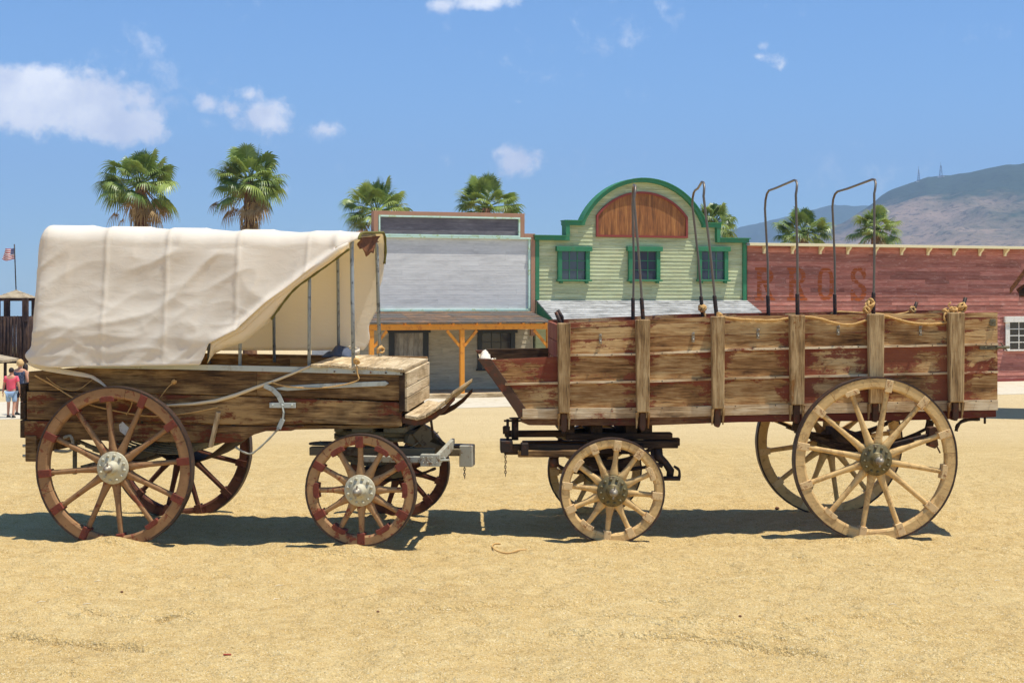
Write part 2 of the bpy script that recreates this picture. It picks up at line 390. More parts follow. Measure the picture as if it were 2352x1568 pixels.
def clap(name, cols, blotch, ba=.5, varamt=.3, flake=None):
    t=NT(name); t.shift((13,0,5))
    a=t.noise((.8,1,9),1.0,7,.65,.3); b=t.noise((1.1,1,2.6),.9,5,.6,.5); c=t.noise((5,5,60),1,4,.6)
    g=t.math('ADD',t.math('MULTIPLY',a,.65),t.math('MULTIPLY',c,.35)); col=t.ramp(g,[(.32,cols[0]),(.5,cols[1]),(.66,cols[2])])
    k=t.step(t.math('ADD',t.math('MULTIPLY',b,.6),t.math('MULTIPLY',a,.4)),.50,.68)
    col=t.mix(t.math('MULTIPLY',k,ba),col,blotch)
    col=t.mul(col,t.math('ADD',1-varamt/2,t.math('MULTIPLY',t.var,varamt)))
    if flake: col=t.mix(t.math('MULTIPLY',t.step(t.noise((1.6,1,7),1.7,7,.72,.4),.57,.63),.55),col,flake)
    t.bump(g,.4,.01); return t.fin(col,.85,0,.15)
M['grey_wall']=clap('grey_painted_boards',[lin(182,180,176),lin(214,211,206),lin(228,226,220)],lin(164,161,158),.55,.08)
M['porch_wall']=clap('weathered_tan_grey_boards',[lin(130,122,106),lin(180,168,142),lin(204,192,164)],lin(140,134,130),.5,.12)
M['green_wall']=clap('worn_pale_green_boards',[lin(142,140,100),lin(186,192,150),lin(210,212,172)],lin(184,170,124),.75,.22)
M['red_wall']=clap('faded_red_boards',[lin(128,76,64),lin(172,110,94),lin(198,144,128)],lin(128,90,74),.6,.6,lin(204,160,146))
M['sign_dark']=clap('charcoal_board',[lin(84,80,84),lin(112,107,112),lin(146,140,144)],lin(76,72,76),.6,.1)
M['trim_brown']=plain('brown_trim',lin(170,128,102),.8,0,.2,None,3)
M['trim_mint']=plain('pale_mint_trim',lin(202,230,212),.8,0,.1,lin(176,198,140),3)
M['green_trim']=plain('green_trim_paint',lin(54,124,84),.65,0,.25,lin(84,118,80),4)
M['maroon']=plain('maroon_trim_paint',lin(140,62,50),.6,0,.15)
def sign_wood():
    t=NT('brown_stained_upright_boards'); t.shift((7,0,0)); a=t.noise((12,1,1.0),1,6,.65,.4); b=t.noise((3,1,.6),1.5,5,.6)
    c=t.ramp(t.math('ADD',t.math('MULTIPLY',a,.55),t.math('MULTIPLY',b,.45)),[(.34,lin(78,54,34)),(.5,lin(146,92,50)),(.64,lin(186,130,72))]); t.bump(a,.4,.01); return t.fin(c,.75)
M['sign_wood']=sign_wood()
M['orange']=plain('orange_porch_paint',lin(224,146,46),.65,0,.14,lin(196,118,40),3)
M['roof_dark']=wood('old_dark_roof_boards',[lin(62,54,48),lin(112,92,74),lin(150,112,80)],'x',lin(96,92,86),.5,varamt=.5)
M['roof_grey']=wood('silver_grey_roof_boards',[lin(92,90,86),lin(150,148,142),lin(188,186,180)],'x',None,varamt=.3)
M['door_grey']=wood('grey_door_boards',[lin(100,94,84),lin(140,132,118),lin(166,158,142)],'z',None)
M['black_frame']=plain('black_window_paint',lin(52,54,50),.6,0,.2)
def glass(name, col):
    t=NT(name); n=t.noise((1,1,1),1.4,3,.5); t.bump(n,.06,.02); c=t.mix(n, tuple(x*.6 for x in col[:3])+(1,), col)
    return t.fin(c,.12,0,.6)
M['glass']=glass('window_glass',lin(72,78,92)); M['glass_dark']=glass('dark_window_glass',lin(40,42,44))
M['white_frame']=plain('white_window_paint',lin(226,220,206),.7,0,.08,lin(190,176,150),9)
M['cream_trim']=plain('cream_eave_paint',lin(228,214,170),.7,0,.1)
M['letter']=plain('faded_orange_lettering',lin(160,84,44),.85,0,.12,lin(164,92,66),3,spec=.1)
M['log']=wood('dark_creosoted_logs',[lin(28,20,16),lin(56,40,32),lin(84,64,50)],'z',None,varamt=.5)
M['shingle']=wood('tan_grey_shingles',[lin(110,96,76),lin(150,134,108),lin(182,164,134)],'x',None)
M['hut_wood']=wood('dark_brown_hut_roof',[lin(48,28,18),lin(96,60,36),lin(140,92,56)],'y',None)

# ---------------------------------------------------------------- ground
def gz(x, y):
    return -1.3*sstep(15.5, 38, y)
def vnoise(X, Y, seed):
    rs=np.random.RandomState(seed); T=rs.rand(256,256)
    xi=np.floor(X).astype(int); yi=np.floor(Y).astype(int); fx=X-xi; fy=Y-yi
    fx=fx*fx*(3-2*fx); fy=fy*fy*(3-2*fy); g=lambda a,b:T[a%256,b%256]
    return (g(xi,yi)*(1-fx)+g(xi+1,yi)*fx)*(1-fy)+(g(xi,yi+1)*(1-fx)+g(xi+1,yi+1)*fx)*fy-.5
def ground_h(X, Y):
    t=np.clip((Y-15.5)/22.5,0,1); z=-1.3*t*t*(3-2*t)-np.clip(np.maximum(Y-100,0)*.035,0,150)
    near=np.clip((40-Y)/20,0,1)*np.clip((30-np.abs(X))/15,0,1)
    z=z+near*(.065*vnoise(X*.8,Y*.9,1)+.034*vnoise(X*2.1+5,Y*2.3,2)+.024*vnoise(X*5.2,Y*6.5,3)+.020*vnoise(X*11,Y*14,4)+.011*vnoise(X*24,Y*30,5))
    z=z-.05*np.exp(-((Y-12.15)/.75)**2)*np.exp(-((X-.2)/5.0)**4)
    for (gx,gy,a) in ((-3.25,11.88,.075),(-1.22,11.62,.07),(.86,12.05,.055),(3.1,12.1,.065)):    # sand heaped at the wheels
        z=z+a*np.exp(-((X-gx)/.30)**2-((Y-gy)/.10)**2)
    for (cx,cy,r,a0,a1) in ((1.6,10.9,1.9,230,310),(1.75,10.8,2.0,225,300),(2.0,10.6,2.15,235,300),(1.1,11.2,1.5,240,290),(-2.3,10.0,.75,215,300),(-2.25,10.0,.86,220,290),(2.9,9.9,1.9,250,330),(4.6,15.5,3.4,235,285),(4.9,15.3,3.6,238,290),(-.6,13,3.6,262,300),(0.2,6.4,2.2,40,95),(-3.5,6.0,2.6,50,100)):
        rr=np.hypot(X-cx,(Y-cy)); an=np.degrees(np.arctan2(Y-cy,X-cx))%360
        mk=np.clip((an-a0)/12,0,1)*np.clip((a1-an)/12,0,1); z=z+mk*(-.034*np.exp(-((rr-r)/.032)**2)+.020*np.exp(-((rr-r-.07)/.035)**2))*(.6+.8*(vnoise(X*3,Y*3,8)+.5))
    rs=np.random.RandomState(4)
    for k in range(70):                                                                     # footprints
        fx,fy=rs.uniform(-4.6,4.6),rs.uniform(7.3,11.6)
        if abs(X.min())<1e9: z=z-.020*np.exp(-((X-fx)/.075)**2-((Y-fy)/.11)**2)
    return z
def make_ground():
    def ext(a, b, n0, lo, hi):
        mid=np.linspace(a,b,n0); k=(b-a)/(n0-1)
        def grow(end, start):
            out=[]; p=start; s=k
            while abs(p)<abs(end) or (p-end)*(start-end)>0:
                s*=1.13; p=p+s if end>start else p-s; out.append(p)
                if (end>start and p>end) or (end<start and p<end): break
            return out
        return np.array(sorted(grow(lo,a))+list(mid)+sorted(grow(hi,b)))
    xs=ext(-5.4,5.4,470,-9000,9000); ys=ext(7.2,14.6,390,-400,12000)
    X,Y=np.meshgrid(xs,ys); Z=ground_h(X,Y)
    nx,ny=len(xs),len(ys); co=np.stack([X,Y,Z],-1).reshape(-1,3)
    idx=np.arange(nx*ny).reshape(ny,nx); q=np.stack([idx[:-1,:-1],idx[:-1,1:],idx[1:,1:],idx[1:,:-1]],-1).reshape(-1,4)
    me=bpy.data.meshes.new('sand_ground'); me.vertices.add(len(co)); me.vertices.foreach_set('co',co.ravel())
    me.loops.add(q.size); me.loops.foreach_set('vertex_index',q.ravel().astype(np.int32))
    me.polygons.add(len(q)); me.polygons.foreach_set('loop_start',np.arange(0,q.size,4,dtype=np.int32)); me.polygons.foreach_set('use_smooth',np.ones(len(q),bool))
    me.update(calc_edges=True); me.materials.append(M['sand'])
    o=bpy.data.objects.new('sand_ground',me); COL.objects.link(o); tag(o,kind='structure')
make_ground()
def gh(x,y): return float(ground_h(np.array([float(x)]),np.array([float(y)]))[0])

# ---------------------------------------------------------------- street front frame
TH=R(18.5); fx0=at(1060,50.7); FA=Frame(fx0[0],50.7,-1.3,TH)
def fa(px,py,y=0.0): return FA.p(px,py,y)
def paving():
    m=MB(); rows=[]
    for y in (-6.6,0.5): rows.append([(x,y,.006) for x in (-60,-20,-5,5,20,60)])
    m.grid(rows,smooth=False); o=m.build('pavement',M['paving']); o.location=FA.o; o.rotation_euler=(0,0,TH); tag(o,kind='structure')
paving()

def clapboards(m, z0, z1, xr, dz=.155, y=0.0, out=.022, seg=(2.2,4.6), jit=0):
    """lapped boards; xr(z) -> (x0,x1) or None"""
    z=z0; i=0
    while z < z1-.01:
        zt=min(z+dz, z1); a=xr(z+.005); b=xr(zt-.005)
        if a and b:
            xs=[a[0]]; x=a[0]+random.uniform(.4,seg[1])
            while x<a[1]-.5: xs.append(x); x+=random.uniform(*seg)
            xs.append(a[1])
            for k in range(len(xs)-1):
                g=.003 if k else 0; l0=xs[k]+g; l1=xs[k+1]
                u0=b[0] if k==0 else l0; u1=b[1] if k==len(xs)-2 else l1
                o_=out; h_=.018*(zt-z)/.155; f=h_/(zt-z)
                lp=min(.004,o_*.3); v=[(l0,y-o_-lp,z),(l1,y-o_-lp,z),(l1+(u1-l1)*f,y-o_*.86,z+h_),(l0+(u0-l0)*f,y-o_*.86,z+h_),(u1,y-.003,zt),(u0,y-.003,zt),(l0,y+.02,z),(l1,y+.02,z),(u1,y+.02,zt),(u0,y+.02,zt)]
                m.add(v,[(0,1,2,3),(3,2,4,5),(6,7,1,0),(9,8,7,6),(0,3,5,9,6),(1,7,8,4,2),(5,4,8,9)])
        z=zt; i+=1

def window(parent, gx0,gx1,gz0,gz1, cols, rows, fm, gm, fw=.14, y=0.0, lintel=0.1, sill=True, proud=.10, bar=.022, corbel=False):
    m=MB()
    yb=y-.024; yf=y-proud
    m.box((gx0-fw,yf,gz0-.02),(gx0,yb,gz1+.004)); m.box((gx1,yf,gz0-.02),(gx1+fw,yb,gz1+.004))
    if lintel: m.box((gx0-fw-.07,yf-.06,gz1+.004),(gx1+fw+.07,yb,gz1+fw+lintel*.3))
    fr=m.build('window',fm,parent,bevel=.006)
    m=MB()
    for i in range(1,cols): x=gx0+(gx1-gx0)*i/cols; m.box((x-bar/2,yb-.022,gz0),(x+bar/2,yb-.006,gz1))
    for j in range(1,rows): z=gz0+(gz1-gz0)*j/rows; m.box((gx0,yb-.020,z-bar/2),(gx1,yb-.0065,z+bar/2))
    m.build('window_bars',fm,fr)
    m=MB(); m.box((gx0,yb-.005,gz0),(gx1,yb,gz1)); m.build('pane',gm,fr)
    if sill:
        m=MB(); m.box((gx0-fw-.05,yf-.09,gz0-.08),(gx1+fw+.05,yb-.001,gz0-.021))
        if corbel:
            for x in (gx0-fw+.12,gx1+fw-.12): m.box((x-.05,yf-.05,gz0-.15),(x+.05,yb-.002,gz0-.081))
        m.build('sill',fm,fr,bevel=.006)
    return fr

# ---------------------------------------------------------------- grey shop
def grey_shop():
    o=empty('grey_shop',FA.o,TH); tag(o,'grey clapboard false-front shop with dark blank sign board above an orange porch','building')
    xL=fa(822,600)[0]; xR=fa(1226,600)[0]; zt=fa(1226,537)[2]; zp=fa(1203,491)[2]; zb=fa(1100,713)[2]
    xp0=fa(857,490)[0]; xp1=fa(1203,490)[0]
    m=MB(); m.box((xL,.03,zb),(xR-.02,.25,zt-.12)); m.box((xp0+.02,.03,zt-.12),(xp1-.02,.25,zp-.1)); clapboards(m,zb+.05,zt-.16,lambda z:(xL,xR-.15),dz=.17,out=.004,seg=(3,6))
    m.build('front_wall',M['grey_wall'],o)
    m=MB(); clapboards(m,.12,zb-.1,lambda z:(xL,xR-.15),dz=.16,out=.014); m.box((xL,.03,0),(xR-.02,.25,zb-.001)); m.build('porch_wall',M['porch_wall'],o)
    m=MB(); m.box((xL+.1,.26,0),(xR-.12,9,zt-.6)); m.build('rear_wall',M['grey_wall'],o)
    m=MB(); m.hexa([(xL,.26,zt-.62),(xR-.1,.26,zt-.62),(xR-.1,9.3,zt-1.3),(xL,9.3,zt-1.3)],[(xL,.26,zt-.5),(xR-.1,.26,zt-.5),(xR-.1,9.3,zt-1.18),(xL,9.3,zt-1.18)]); m.build('roof',M['roof_dark'],o)
    # trim
    m=MB(); w=.14
    m.box((xL-.02,-.10,zt-.14),(xp0+.002,.28,zt)); m.box((xp1-.002,-.10,zt-.14),(xR+.02,.28,zt))
    m.box((xp0,-.10,zt-.14),(xp0+.16,.279,zp)); m.box((xp1-.16,-.10,zt-.14),(xp1,.279,zp)); m.box((xp0+.16,-.10,zp-.14),(xp1-.16,.28,zp))
    m.box((xR-.14,-.09,zb-.9),(xR+.02,.278,zt-.14)); m.build('cornice',M['trim_brown'],o,bevel=.006)
    m=MB()
    m.box((xL,-.115,zt-.20),(xR-.14,-.013,zt-.145)); m.box((xR-.22,-.07,zb+.06),(xR-.145,-.013,zt-.2)); m.box((xL,-.06,zb-.02),(xR-.145,-.013,zb+.055))
    s0=xp0+.17; s1=xp1-.17
    m.box((s0,-.12,zt-.142),(s1,-.02,zt-.085)); m.box((s0,-.12,zp-.20),(s1,-.02,zp-.145)); m.box((s0,-.12,zt-.085),(s0+.055,-.02,zp-.2)); m.box((s1-.055,-.12,zt-.085),(s1,-.02,zp-.2))
    m.build('moulding',M['trim_mint'],o,bevel=.005)
    m=MB(); m.box((s0+.05,-.03,zt-.1),(s1-.05,.02,zp-.19)); m.build('sign_board',M['sign_dark'],o)
    # porch
    y1=-2.15; ze=fa(1260,740,y1)[2]; xe0=fa(840,740,y1)[0]; xe1=fa(1264,740,y1)[0]
    r=MB(); n=5
    for i in range(n):
        a,b=i/n,(i+1)/n; ya,yb=-.02+(y1-.15+.02)*a, -.02+(y1-.15+.02)*b; za,zb_=zb-.03+(ze-zb+.05)*a, zb-.03+(ze-zb+.05)*b
        xa=xe0; 
        for k in range(4):
            x0=xa+(xe1-xa)*k/4+.004; x1=xa+(xe1-xa)*(k+1)/4
            r.hexa([(x0,yb-.02,zb_-.03),(x1,yb-.02,zb_-.03),(x1,ya,za-.03),(x0,ya,za-.03)],[(x0,yb-.02,zb_+.014),(x1,yb-.02,zb_+.014),(x1,ya,za+.004),(x0,ya,za+.004)])
    r.build('porch_roof',M['roof_dark'],o)
    m=MB(); bz0=fa(1060,757,y1)[2]; bz1=fa(1060,744,y1)[2]
    m.box((xe0+.1,y1-.06,bz0),(xe1-.06,y1+.06,bz1)); 
    for k in range(9):
        x=xe0+.5+k*.82
        if x<xe1: m.beam((x,-.03,zb-.13),(x,y1-.12,bz1+.03),.07,.1)
    m.build('porch_beam',M['orange'],o,bevel=.006)
    for px in (853,1061,1260):
        x=fa(px,800,y1)[0]; m=MB(); m.box((x-.075,y1-.075,.12),(x+.075,y1+.075,bz0-.001)); 
        p=m.build('porch_post',M['orange'],o,bevel=.008)
        for s in (-1,1):
            if (px==853 and s<0) or (px==1260 and s>0): continue
            m=MB(); m.beam((x+s*.07,y1,bz0-.55),(x+s*.52,y1,bz0-.03),.07,.09); m.build('brace',M['orange'],p,bevel=.004)
    m=MB(); m.box((xL,y1-.25,0),(xe1+.05,.02,.14)); m.build('porch_deck',M['pale_wood_x'],o,bevel=.008)
    # door
    y=-.015; dx0=fa(905,800)[0]; dx1=fa(971,800)[0]; dz1=fa(940,764)[2]
    m=MB(); m.box((dx0-.19,-.08,.14),(dx0,y,dz1+.0)); m.box((dx1,-.08,.14),(dx1+.19,y,dz1)); m.box((dx0-.24,-.10,dz1),(dx1+.26,y,dz1+.10))
    m.build('door_frame',M['black_frame'],o,bevel=.005)
    m=MB()
    for k in range(6): m.box((dx0+(dx1-dx0)*k/6+.004,-.05,.15),(dx0+(dx1-dx0)*(k+1)/6,y,dz1-.005))
    d=m.build('door',M['door_grey'],o,bevel=.003)
    m=MB(); m.lathe([(.0,-.1),(.03,-.1),(.03,-.05),(.015,-.049)],(dx0+.1,0,1.1),'y',10); m.build('handle',M['iron'],d)
    g0=fa(1106,800)[0]; g1=fa(1172,800)[0]; gt=fa(1130,765)[2]; gb=fa(1130,845)[2]
    window(o,g0,g1,gb,gt,3,4,M['black_frame'],M['glass_dark'],fw=.16,y=.0,lintel=.05,proud=.08)
    # side wall down to the next building
    return o
grey_shop()

# ---------------------------------------------------------------- green shop
def green_shop():
    o=empty('green_shop',FA.o,TH); tag(o,'pale green clapboard false-front building with round-arched parapet, green trim and three upper windows','building')
    Y=-.05
    P=lambda x,y: FA.xz(x,y,Y)
    xL=P(1230,600)[0]; xR=P(1713,600)[0]
    s1=P(1228,542)[1]; zs2=P(1310,508)[1]; xs1=P(1297,520)[0]; xs2=P(1651,520)[0]
    xa0=P(1334,508)[0]; xa1=P(1618,512)[0]; za=P(1476,411)[1]; xc=(xa0+xa1)/2; hw=(xa1-xa0)/2; hh=za-zs2
    Rr=(hw*hw+hh*hh)/(2*hh); zc=za-Rr
    zb=P(1400,689)[1]
    def xr(z):
        if z<s1: return (xL,xR)
        if z<zs2: return (xs1,xs2)
        d=Rr*Rr-(z-zc)**2
        if d<=.002: return None
        return (xc-math.sqrt(d),xc+math.sqrt(d))
    def xr_in(z):
        q=xr(z)
        return None if q is None or q[1]-q[0]<.2 else (q[0]+.04,q[1]-.04)
    m=MB(); z=.05
    m.box((xL+.02,.0,0),(xR-.02,.2,s1-.02)); m.box((xs1+.02,.0,s1-.02),(xs2-.02,.2,zs2-.02))
    arc=[(xc+(Rr-.03)*math.cos(t),zc+(Rr-.03)*math.sin(t)) for t in np.linspace(math.asin((zs2-zc)/Rr),math.pi-math.asin((zs2-zc)/Rr),32)]
    m.prism(arc,.0,.2)
    def levels():
        zz=.1; L=[]
        while zz<za: L.append(zz); zz+=.135
        return L
    clapboards(m,.1,s1,xr_in,dz=.135,y=0.0,out=.016); clapboards(m,s1,zs2,xr_in,dz=.135,y=0.0,out=.016); clapboards(m,zs2,za-.05,xr_in,dz=.12,y=0.0,out=.016)
    m.build('front_wall',M['green_wall'],o)
    m=MB(); m.box((xL+.1,.201,0),(xR-.1,9,s1-.7)); m.build('rear_wall',M['green_wall'],o)
    m=MB(); m.hexa([(xL,.21,s1-.72),(xR,.21,s1-.72),(xR,9.3,s1-1.4),(xL,9.3,s1-1.4)],[(xL,.21,s1-.6),(xR,.21,s1-.6),(xR,9.3,s1-1.28),(xL,9.3,s1-1.28)]); m.build('roof',M['roof_dark'],o)
    # cornice trim, protruding
    w=.145; y0,y1=-.15,.24
    m=MB()
    m.box((xL-.07,y0-.05,s1-w),(xs1+w-.01,y1,s1)); m.box((xs2-w+.01,y0-.05,s1-w),(xR+.07,y1,s1))
    m.box((xs1,y0-.048,s1),(xs1+w,y1,zs2-w)); m.box((xs2-w,y0-.048,s1),(xs2,y1,zs2-w))
    m.box((xs1-.03,y0-.05,zs2-w),(xa0+.11,y1,zs2)); m.box((xa1-.11,y0-.05,zs2-w),(xs2+.03,y1,zs2))
    t0=math.asin((zs2-zc)/Rr)-.02; n=40; out=[];inn=[]
    for k in range(n+1):
        t=t0+(math.pi-2*t0)*k/n; out.append((xc+Rr*math.cos(t),zc+Rr*math.sin(t))); inn.append((xc+(Rr-w*.85)*math.cos(t),zc+(Rr-w*.85)*math.sin(t)))
    for k in range(n):
        a,b,c,d=out[k],out[k+1],inn[k+1],inn[k]
        m.add([(a[0],y0-.046,a[1]),(b[0],y0-.046,b[1]),(c[0],y0-.046,c[1]),(d[0],y0-.046,d[1]),(a[0],y1,a[1]),(b[0],y1,b[1]),(c[0],y1,c[1]),(d[0],y1,d[1])],
              [(0,1,2,3),(4,7,6,5),(0,4,5,1),(3,2,6,7)],.5)
        # raised lip of the moulding
        e=(xc+(Rr+.03)*math.cos(t0+(math.pi-2*t0)*k/n),zc+(Rr+.03)*math.sin(t0+(math.pi-2*t0)*k/n)); g=(xc+(Rr+.03)*math.cos(t0+(math.pi-2*t0)*(k+1)/n),zc+(Rr+.03)*math.sin(t0+(math.pi-2*t0)*(k+1)/n))
        m.add([(e[0],y0-.09,e[1]),(g[0],y0-.09,g[1]),(b[0],y0-.09,b[1]),(a[0],y0-.09,a[1]),(e[0],y1,e[1]),(g[0],y1,g[1]),(b[0],y1,b[1]),(a[0],y1,a[1])],
              [(0,1,2,3),(4,7,6,5),(0,4,5,1),(3,2,6,7)],.5)
    for x0,x1,zt in ((xL-.10,xs1-.001,s1),(xs2+.001,xR+.12,s1),(xs1-.05,xa0,zs2),(xa1,xs2+.05,zs2)): m.box((x0,y0-.09,zt+.001),(x1,y1+.01,zt+.035))
    m.build('cornice',M['green_trim'],o)
    m=MB(); m.box((xL-.02,-.09,zb),(xL+.13,.22,s1-w-.001)); m.box((xR-.13,-.09,.1),(xR+.02,.22,s1-w-.001)); m.split('corner_board',M['green_trim'],o,6,bevel=.006)
    # sign
    px0,pz0=P(1369,544); px1,_=P(1579,544); _,pz1=P(1369,495); _,pz2=P(1474,440)
    c=(px0+px1)/2; ha=(px1-px0)/2; hz=pz2-pz1; R2=(ha*ha+hz*hz)/(2*hz); c2=pz2-R2
    def outline(ins):
        pts=[(px0+ins,pz0+ins),(px1-ins,pz0+ins)]; r=R2-ins; tt=math.acos(min(1,(ha-ins)/r))
        pts+=[(c+r*math.cos(t),c2+r*math.sin(t)) for t in np.linspace(tt,math.pi-tt,28)]
        return pts
    m=MB(); m.prism(outline(.04),-.045,-.005); m.build('sign_board',M['sign_wood'],o)
    m=MB(); A=outline(0); B=outline(.075); n=len(A)
    for k in range(n):
        j=(k+1)%n; m.add([(A[k][0],-.10,A[k][1]),(A[j][0],-.10,A[j][1]),(B[j][0],-.10,B[j][1]),(B[k][0],-.10,B[k][1]),(A[k][0],-.02,A[k][1]),(A[j][0],-.02,A[j][1]),(B[j][0],-.02,B[j][1]),(B[k][0],-.02,B[k][1])],
              [(0,1,2,3),(4,7,6,5),(0,4,5,1),(3,2,6,7)],.5)
    m.build('sign_border',M['maroon'],o)
    for a,b in ((1289,1344),(1451,1506),(1610,1662)):
        x0,z0=P(a,641); x1,z1=P(b,578)
        window(o,x0,x1,z0,z1,3,3,M['green_trim'],M['glass'],fw=.15,y=-.02,lintel=.09,proud=.13,corbel=True,bar=.028)
    # awning roof
    y2=-1.75; ze=FA.p(1270,733,y2)[2]; xe0=FA.p(1270,733,y2)[0]; xe1=FA.p(1766,722,y2)[0]
    r=MB(); n=9
    for i in range(n):
        a,b=i/n,(i+1)/n; ya,yb=-.03+(y2+.03)*a,-.03+(y2+.03)*b; za_,zb_=zb-.01+(ze-zb)*a,zb-.01+(ze-zb)*b
        xs=[xe0]+sorted(random.uniform(xe0+.8,xe1-.8) for _ in range(2))+[xe1]
        for k in range(3):
            r.hexa([(xs[k]+.003,yb-.02,zb_-.03),(xs[k+1],yb-.02,zb_-.03),(xs[k+1],ya,za_-.03),(xs[k]+.003,ya,za_-.03)],[(xs[k]+.003,yb-.02,zb_+.022),(xs[k+1],yb-.02,zb_+.022),(xs[k+1],ya,za_+.003),(xs[k]+.003,ya,za_+.003)])
    r.build('awning',M['roof_grey'],o)
    m=MB()
    for x in (xe0+.05,xe1-.05):
        m.add([(x-.03,-.05,zb-.05),(x-.03,y2+.03,ze-.04),(x-.03,y2+.03,ze-.12),(x-.03,-.05,ze-.12),(x+.03,-.05,zb-.05),(x+.03,y2+.03,ze-.04),(x+.03,y2+.03,ze-.12),(x+.03,-.05,ze-.12)],[(0,1,2,3),(7,6,5,4),(0,4,5,1),(1,5,6,2),(2,6,7,3),(3,7,4,0)])
    m.build('awning_side',M['green_trim'],o)
    for k in range(5):
        x=xe0+.1+(xe1-xe0-.2)*k/4; m=MB(); m.box((x-.07,y2+.05,0),(x+.07,y2+.19,ze-.12)); m.build('awning_post',M['green_trim'],o,bevel=.006)
    m=MB(); dx=P(1500,700)[0]; m.box((dx-.5,-.06,.1),(dx+.5,-.031,2.2)); m.build('door',M['green_trim'],o,bevel=.004)
green_shop()

# ---------------------------------------------------------------- red barn
def seg_d(px,pz,a,b):
    vx,vz=b[0]-a[0],b[1]-a[1]; t=max(0,min(1,((px-a[0])*vx+(pz-a[1])*vz)/(vx*vx+vz*vz))); return math.hypot(px-a[0]-vx*t,pz-a[1]-vz*t)
def in_letter(ch,u,v):
    """u,v in 0..1, v up; bold slab-serif shapes"""
    slab=lambda x0,x1,z:(x0<=u<=x1 and abs(v-z)<.045)
    if ch=='R':
        if slab(.0,.42,.045) or slab(0,.35,.955): return True
        if .10<=u<=.32 and 0<=v<=1: return True
        e=((u-.50)/.40)**2+((v-.74)/.26)**2; i=((u-.50)/.20)**2+((v-.74)/.13)**2
        if u>.3 and e<=1 and i>=1: return True
        if .3<u<.52 and (.87<v<1 or .48<v<.60): return True
        if v<.52 and seg_d(u,v*1.5,(.50,.76),(.80,.06))<.11: return True
        return slab(.62,1.0,.045)
    if ch=='O':
        e=((u-.5)/.5)**4+((v-.5)/.5)**3*(1 if v>.5 else -1); i=((u-.5)/.24)**4+((v-.5)/.36)**4
        if abs(((u-.5)/.5))**2.6+abs((v-.5)/.5)**2.6<=1 and i>=1: return True
        return False
    if ch=='S':
        t1=math.atan2((v-.74)/.26,(u-.5)/.42); e=((u-.5)/.46)**2+((v-.74)/.26)**2; i=((u-.5)/.2)**2+((v-.74)/.13)**2
        if e<=1 and i>=1 and not (u>.5 and v<.74): return True
        e=((u-.5)/.48)**2+((v-.27)/.27)**2; i=((u-.5)/.2)**2+((v-.27)/.14)**2
        if e<=1 and i>=1 and not (u<.5 and v>.27): return True
        if .78<u<.92 and .66<v<.98: return True
        if .06<u<.20 and .02<v<.34: return True
    return False
